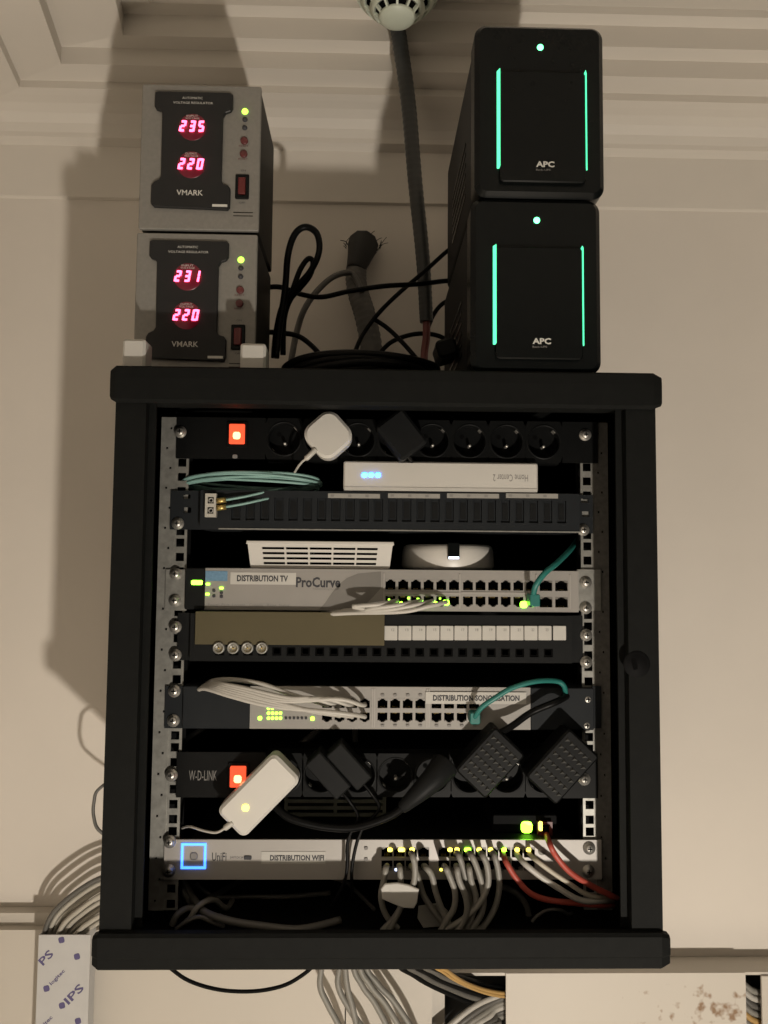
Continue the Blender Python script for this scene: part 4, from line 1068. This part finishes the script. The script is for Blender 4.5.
# black power leads on top
ZTOP = ZT
leads = [
    ('black power lead doubled into a tall loop beside the regulators', 0.0042, [(276, 358, .95), (279, 330, .95), (285, 290, .95), (288, 255, .95), (295, 234, .95), (306, 227, .95), (317, 234, .95), (319, 252, .95), (310, 272, .95), (294, 290, .955), (282, 308, .96), (276, 335, .96), (274, 358, .97)]),
    ('black power lead tied in a narrow inner loop beside the regulators', 0.0036, [(292, 292, .955), (300, 270, .955), (308, 259, .955), (313, 262, .955), (310, 275, .955), (300, 288, .96), (290, 300, .96), (284, 320, .965), (283, 355, .97)]),
    ('black lead stretched level between the regulators and the backup units', 0.0034, [(262, 288, .99), (280, 287, .99), (300, 294, 1.0), (322, 297, 1.0), (350, 291, 1.0), (385, 286, 1.0), (420, 284, 1.02), (445, 281, 1.04), (470, 280, 1.05)]),
    ('black lead slanting down from the upper backup unit', 0.0032, [(470, 233, 1.05), (445, 253, 1.05), (425, 271, 1.04), (398, 294, 1.04), (378, 314, 1.04), (362, 336, 1.04), (352, 360, 1.03)]),
    ('short black lead slanting the other way across the conduit bundle', 0.0032, [(372, 318, 1.05), (386, 327, 1.05), (402, 342, 1.04), (416, 358, 1.03)]),
    ('black lead humped behind the red conduit wires', 0.0034, [(376, 358, 1.09), (390, 343, 1.09), (410, 335, 1.09), (430, 334, 1.09), (446, 340, 1.09), (454, 356, 1.09)]),
    ('black lead drooping over the rack near the regulators', 0.0034, [(268, 332, .98), (282, 333, .98), (298, 336, .98), (312, 346, .98), (326, 362, .97)]),
    ('black lead curving behind the lower backup unit', 0.0034, [(424, 345, 1.10), (430, 322, 1.10), (440, 306, 1.10), (452, 300, 1.10), (470, 300, 1.10)]),
]
for lab, r, pts in leads:
    w_ = [Vector((v.x, v.y, max(v.z, ZTOP+r+.0004))) for v in path(pts)]
    o = mb('black_cord').tube(w_, r, 8, 6).build('power_lead'); tag(o, lab, 'cable')
c0 = P(362, 366, 0.90)
pts = []
for k in range(6*18+1):
    a = 2*math.pi*k/18; lap = k/18
    pts.append((c0.x+(.088-.004*math.sin(lap*2))*math.cos(a), 0.905+(.075-.004*math.cos(lap*2.4))*math.sin(a), ZTOP+.0052+.0056*lap+.0018*math.sin(a*2+lap)))
o = mb('black_cord').tube(pts, 0.0046, 8, 3).build('power_lead'); tag(o, 'thick black power lead coiled flat on the rack top', 'cable')
pts = [(c0.x-.082+.01*math.cos(a*1.3), .82+.004*math.sin(a*3), 0) for a in (0, 1, 2)]
bl = mb('black_plastic').rprism(*W(447, 347, .87), .024, .022, .006, .87, .91, .3, .003, 5).build('plug'); tag(bl, 'black moulded plug lying against the lower backup unit', 'plug')

# ------------------------------------------------------------------ trunking below
# low trunking behind (left) and deep trunking (right)
YA, YL = 1.178, 1.163
YB = 1.150
zA = W(20, 913, YA)[1]; zL = W(20, 930, YL)[1]
ZLOW = CZ-0.92
xA1 = W(345.5, 1000, YL)[0]; xM1 = W(432, 1000, YL)[0]; xB0 = W(506, 1000, YB)[0]; xB1 = W(746, 1000, YB)[0]; xC0 = W(762, 1000, YB)[0]
zBm = W(600, 974, YB)[1]
tr = thing('cable_trunking', 'white cable trunking on the wall behind the film wrapped duct', 'trunking', (-0.2, YA, ZLOW))
mb('trunk_pvc').box(-0.70, xM1+.02, YA, YW-.0005, ZLOW, zA).build('channel', tr)
mb('trunk_pvc').box(-0.70, xA1-.0009, YL, YA-.0003, ZLOW, zL).build('lid', tr)
mb('trunk_pvc').box(xA1+.0009, xM1, YL, YA-.0003, ZLOW, zL-.002).build('lid', tr)
tr2 = thing('cable_trunking', 'deep cream trunking with a stained lid under the rack corner', 'trunking', ((xB0+xB1)/2, 1.17, ZLOW))
m = mb('trunk_pvc').box(xM1+.022, 1.2, YB+.004, YW-.0005, zBm-.004, zBm).box(xM1+.022, 1.2, YB+.004, YW-.0005, ZLOW, ZLOW+.003)
m.use('trunk_shade').box(xM1+.022, 1.2, YW-.003, YW-.0006, ZLOW+.003, zBm-.004); m.build('channel', tr2)  # dark back sheet paints the shade inside the pale channel
mb('stained_pvc').box(xB0, xB1, YB, YB+.0035, ZLOW, zBm+.001).build('lid', tr2)
mb('trunk_pvc').box(xC0, 1.2, YB, YB+.0035, ZLOW, zBm-.004).build('lid', tr2)
rr = random.Random(11)
for k in range(9):                      # cables seen through the slit between the two lids
    zz = zBm-.026-k*.0105
    m_ = ('grey_cord', 'white_cord', 'dark_grey_cord', 'grey_cord', 'orange_cord', 'grey_cord', 'dark_grey_cord', 'white_cord', 'grey_cord')[k]
    o = mb(m_).tube([(xB1-.05, 1.180, zz+.014), (xB1, 1.172, zz+.004), (xC0, 1.170, zz-.010), (xC0+.05, 1.180, zz-.022)], .0046, 8).build('trunk_cable')
    cn = {'grey_cord': 'grey', 'white_cord': 'white', 'dark_grey_cord': 'dark grey', 'orange_cord': 'orange'}[m_]
    tag(o, cn+' cable crossing the slit between the two trunking lids', 'cable', 'cables in the trunking slit')
for k in range(6):                      # cables rising into the open trunk end
    b0 = 6*k
    o = mb(('white_cord', 'dark_grey_cord', 'grey_cord')[k % 3]).tube(path([(380+b0*1.5, 1180, 1.140), (398+b0*1.5, 1100, 1.145), (425+b0*1.5, 1050, 1.150), (452+b0*1.2, 1024+k, 1.150), (475+b0*.8, 1006+k*3.5, 1.158), (497, 996+k*4.4, 1.166), (520, 988+k*5, 1.170), (545, 984+k*5, 1.172)]), .0042, 8, 6).build('trunk_cable')
    tag(o, ('white', 'dark grey', 'light grey')[k % 3]+' cable curving up into the open trunking end', 'cable', 'cables rising into the open trunking')
for k in range(5):                      # dark cables falling from the rack into the trunk
    o = mb(('black_cord', 'dark_grey_cord', 'black_cord', 'dark_grey_cord', 'black_cord')[k]).tube(path([(372+k*8, 850, 1.08), (390+k*8, 950, 1.09), (415+k*7, 975-k, 1.11), (445+k*6, 991-k*2.5, 1.14), (475+k*5, 1003-k*4, 1.165), (520, 1010-k*5, 1.178), (545, 1012-k*5, 1.182)]), .0046, 8, 6).build('trunk_cable')
    tag(o, ('black', 'dark grey')[k % 2]+' cable sagging from the rack into the open trunking', 'cable', 'dark cables entering the trunking')
for k in range(2):
    o = mb('orange_cord').tube(path([(408+k*5, 850, 1.07), (425+k*5, 950, 1.08), (445+k*4, 973-k, 1.10), (470, 987-k*2, 1.13), (495, 995-k*3, 1.155), (520, 997-k*3, 1.165), (545, 998-k*3, 1.17)]), .0026, 8, 6).build('trunk_cable')
    tag(o, 'orange wire sagging from the rack into the open trunking', 'cable', 'orange wires entering the trunking')
# cables hanging between rack bottom and lids
hang = [((322, 955), (320, 985), (328, 1005), (345, 1040)), ((345, 955), (347, 985), (352, 1005), (362, 1045)), ((352, 955), (362, 985), (376, 1005), (395, 1045)),
        ((358, 955), (370, 985), (386, 1005), (408, 1045)), ((364, 955), (377, 983), (395, 1003), (420, 1045)), ((340, 955), (338, 985), (350, 1010), (372, 1045))]
for k, h_ in enumerate(hang):
    o = mb('grey_cord').tube(path([(h_[0][0], 850, 1.09+.007*(k % 3))]+[(a, b_, 1.10+.007*(k % 3)) for a, b_ in h_]+[(h_[-1][0]+25, 1120, 1.10+.007*(k % 3)), (h_[-1][0]+35, 1185, 1.10+.007*(k % 3))]), .0042, 8, 6).build('hanging_cable')
    tag(o, 'grey cable hanging from under the rack before the trunking lid', 'cable', 'grey cables hanging under the rack')
o = mb('black_cord').tube(path([(150, 848, 1.06), (154, 910, 1.06), (162, 955, 1.06), (178, 974, 1.06), (200, 985, 1.06), (230, 991, 1.06), (265, 990, 1.06), (295, 980, 1.06), (320, 955, 1.06), (332, 900, 1.06), (334, 848, 1.06)]), .0026, 8).build('hanging_cable')
tag(o, 'thin dark cable sagging in a shallow arc under the rack', 'cable')
# upright duct with printed film
YD = 1.121
xa, xb, za, zb = rect(36.5, 935, 84.5, 1060, YD)
zd = W(60, 935, YD)[1]
du = thing('cable_duct', 'upright white duct in printed protective film beside rack foot', 'duct', ((xa+xb)/2, YD+.018, ZLOW))
m = mb('film_white').box(xa, xb, YD, YD+.002, ZLOW, zd)
m.box(xa, xa+.002, YD+.002, YD+.0395, ZLOW, zd).box(xb-.002, xb, YD+.002, YD+.0395, ZLOW, zd).box(xa+.002, xb-.002, YD+.037, YD+.0395, ZLOW, zd)
m.build('channel', du)
tag(mb('film_white').box(xb-.0006, xb+.006, YD-.0012, YD-.0004, ZLOW, zd+.0005).build('film_edge', du), 'loose edge of the protective film')
for st, p_, w_, h_ in (('PS', (46, 957.5), 14.5, 7.6), ('IPS', (74, 994), 21, 7.6), ('logitec', (57.5, 977.5), 18, 4.6), ('logitec', (45, 1024), 18, 4.6)):
    x, z = W(*p_, YD); s_ = YD/FPX
    text(st, 'printed_lettering', du, x-w_*s_/2, x+w_*s_/2, z, h_*s_, YD, 'film_ink', rot=math.radians(46), bold=.022)
for p_ in ((61.5, 940), (77, 956.5), (46.5, 988.5), (62, 1005.5), (78, 1021)):
    x, z = W(*p_, YD); mb('film_ink').rprism(x, z, .0082, .0082, .0024, YD-.0004, YD, .25, .0001, 3).build('printed_mark', du)
# cables arching from the rack into the duct
arc = [((118, 872), (92, 882), (66, 900), (50, 918), (43, 942), (42, 975)), ((118, 876), (94, 886), (70, 903), (55, 919), (47, 942), (46, 975)), ((118, 882), (97, 891), (74, 907), (59, 921), (51, 942), (50, 975)),
       ((118, 888), (99, 896), (78, 911), (64, 924), (56, 942), (55, 975)), ((118, 895), (100, 902), (82, 914), (69, 926), (60, 942), (59, 975)), ((118, 902), (102, 908), (87, 918), (75, 928), (66, 942), (65, 975)),
       ((118, 909), (103, 914), (90, 922), (80, 930), (72, 942), (71, 975)), ((118, 916), (105, 919), (93, 926), (84, 932), (77, 942), (76, 975)), ((118, 880), (95, 888), (68, 908), (57, 920), (49, 942), (48, 975)),
       ((118, 899), (100, 906), (80, 918), (67, 928), (60, 943), (60, 975))]
for k, a_ in enumerate(arc):
    y_ = YD+.010+.006*(k % 3) if k < 8 else YD+.030
    o = mb('duct_cord' if k != 0 else 'dark_grey_cord').tube(path([(190, a_[0][1]-20, y_), (150, a_[0][1]-12, y_)]+[(a, b_, y_) for a, b_ in a_]), .0036, 8, 6).build('duct_cable')
    if k: tag(o, 'grey cable arching from behind the rack down into the duct', 'cable', 'grey cables entering the duct')
    else: tag(o, 'dark grey cable, outermost of those arching into the duct', 'cable')
o = mb('dark_grey_cord').tube(path([(182, 770, 1.06), (130, 772, 1.05), (100, 788, 1.04), (94, 802, 1.04), (94, 818, 1.04), (101, 832, 1.04), (130, 846, 1.05), (180, 850, 1.06)]), .0022, 8).build('loose_cable')
tag(o, 'thin grey cable bulging out beside the rack above the duct', 'cable')
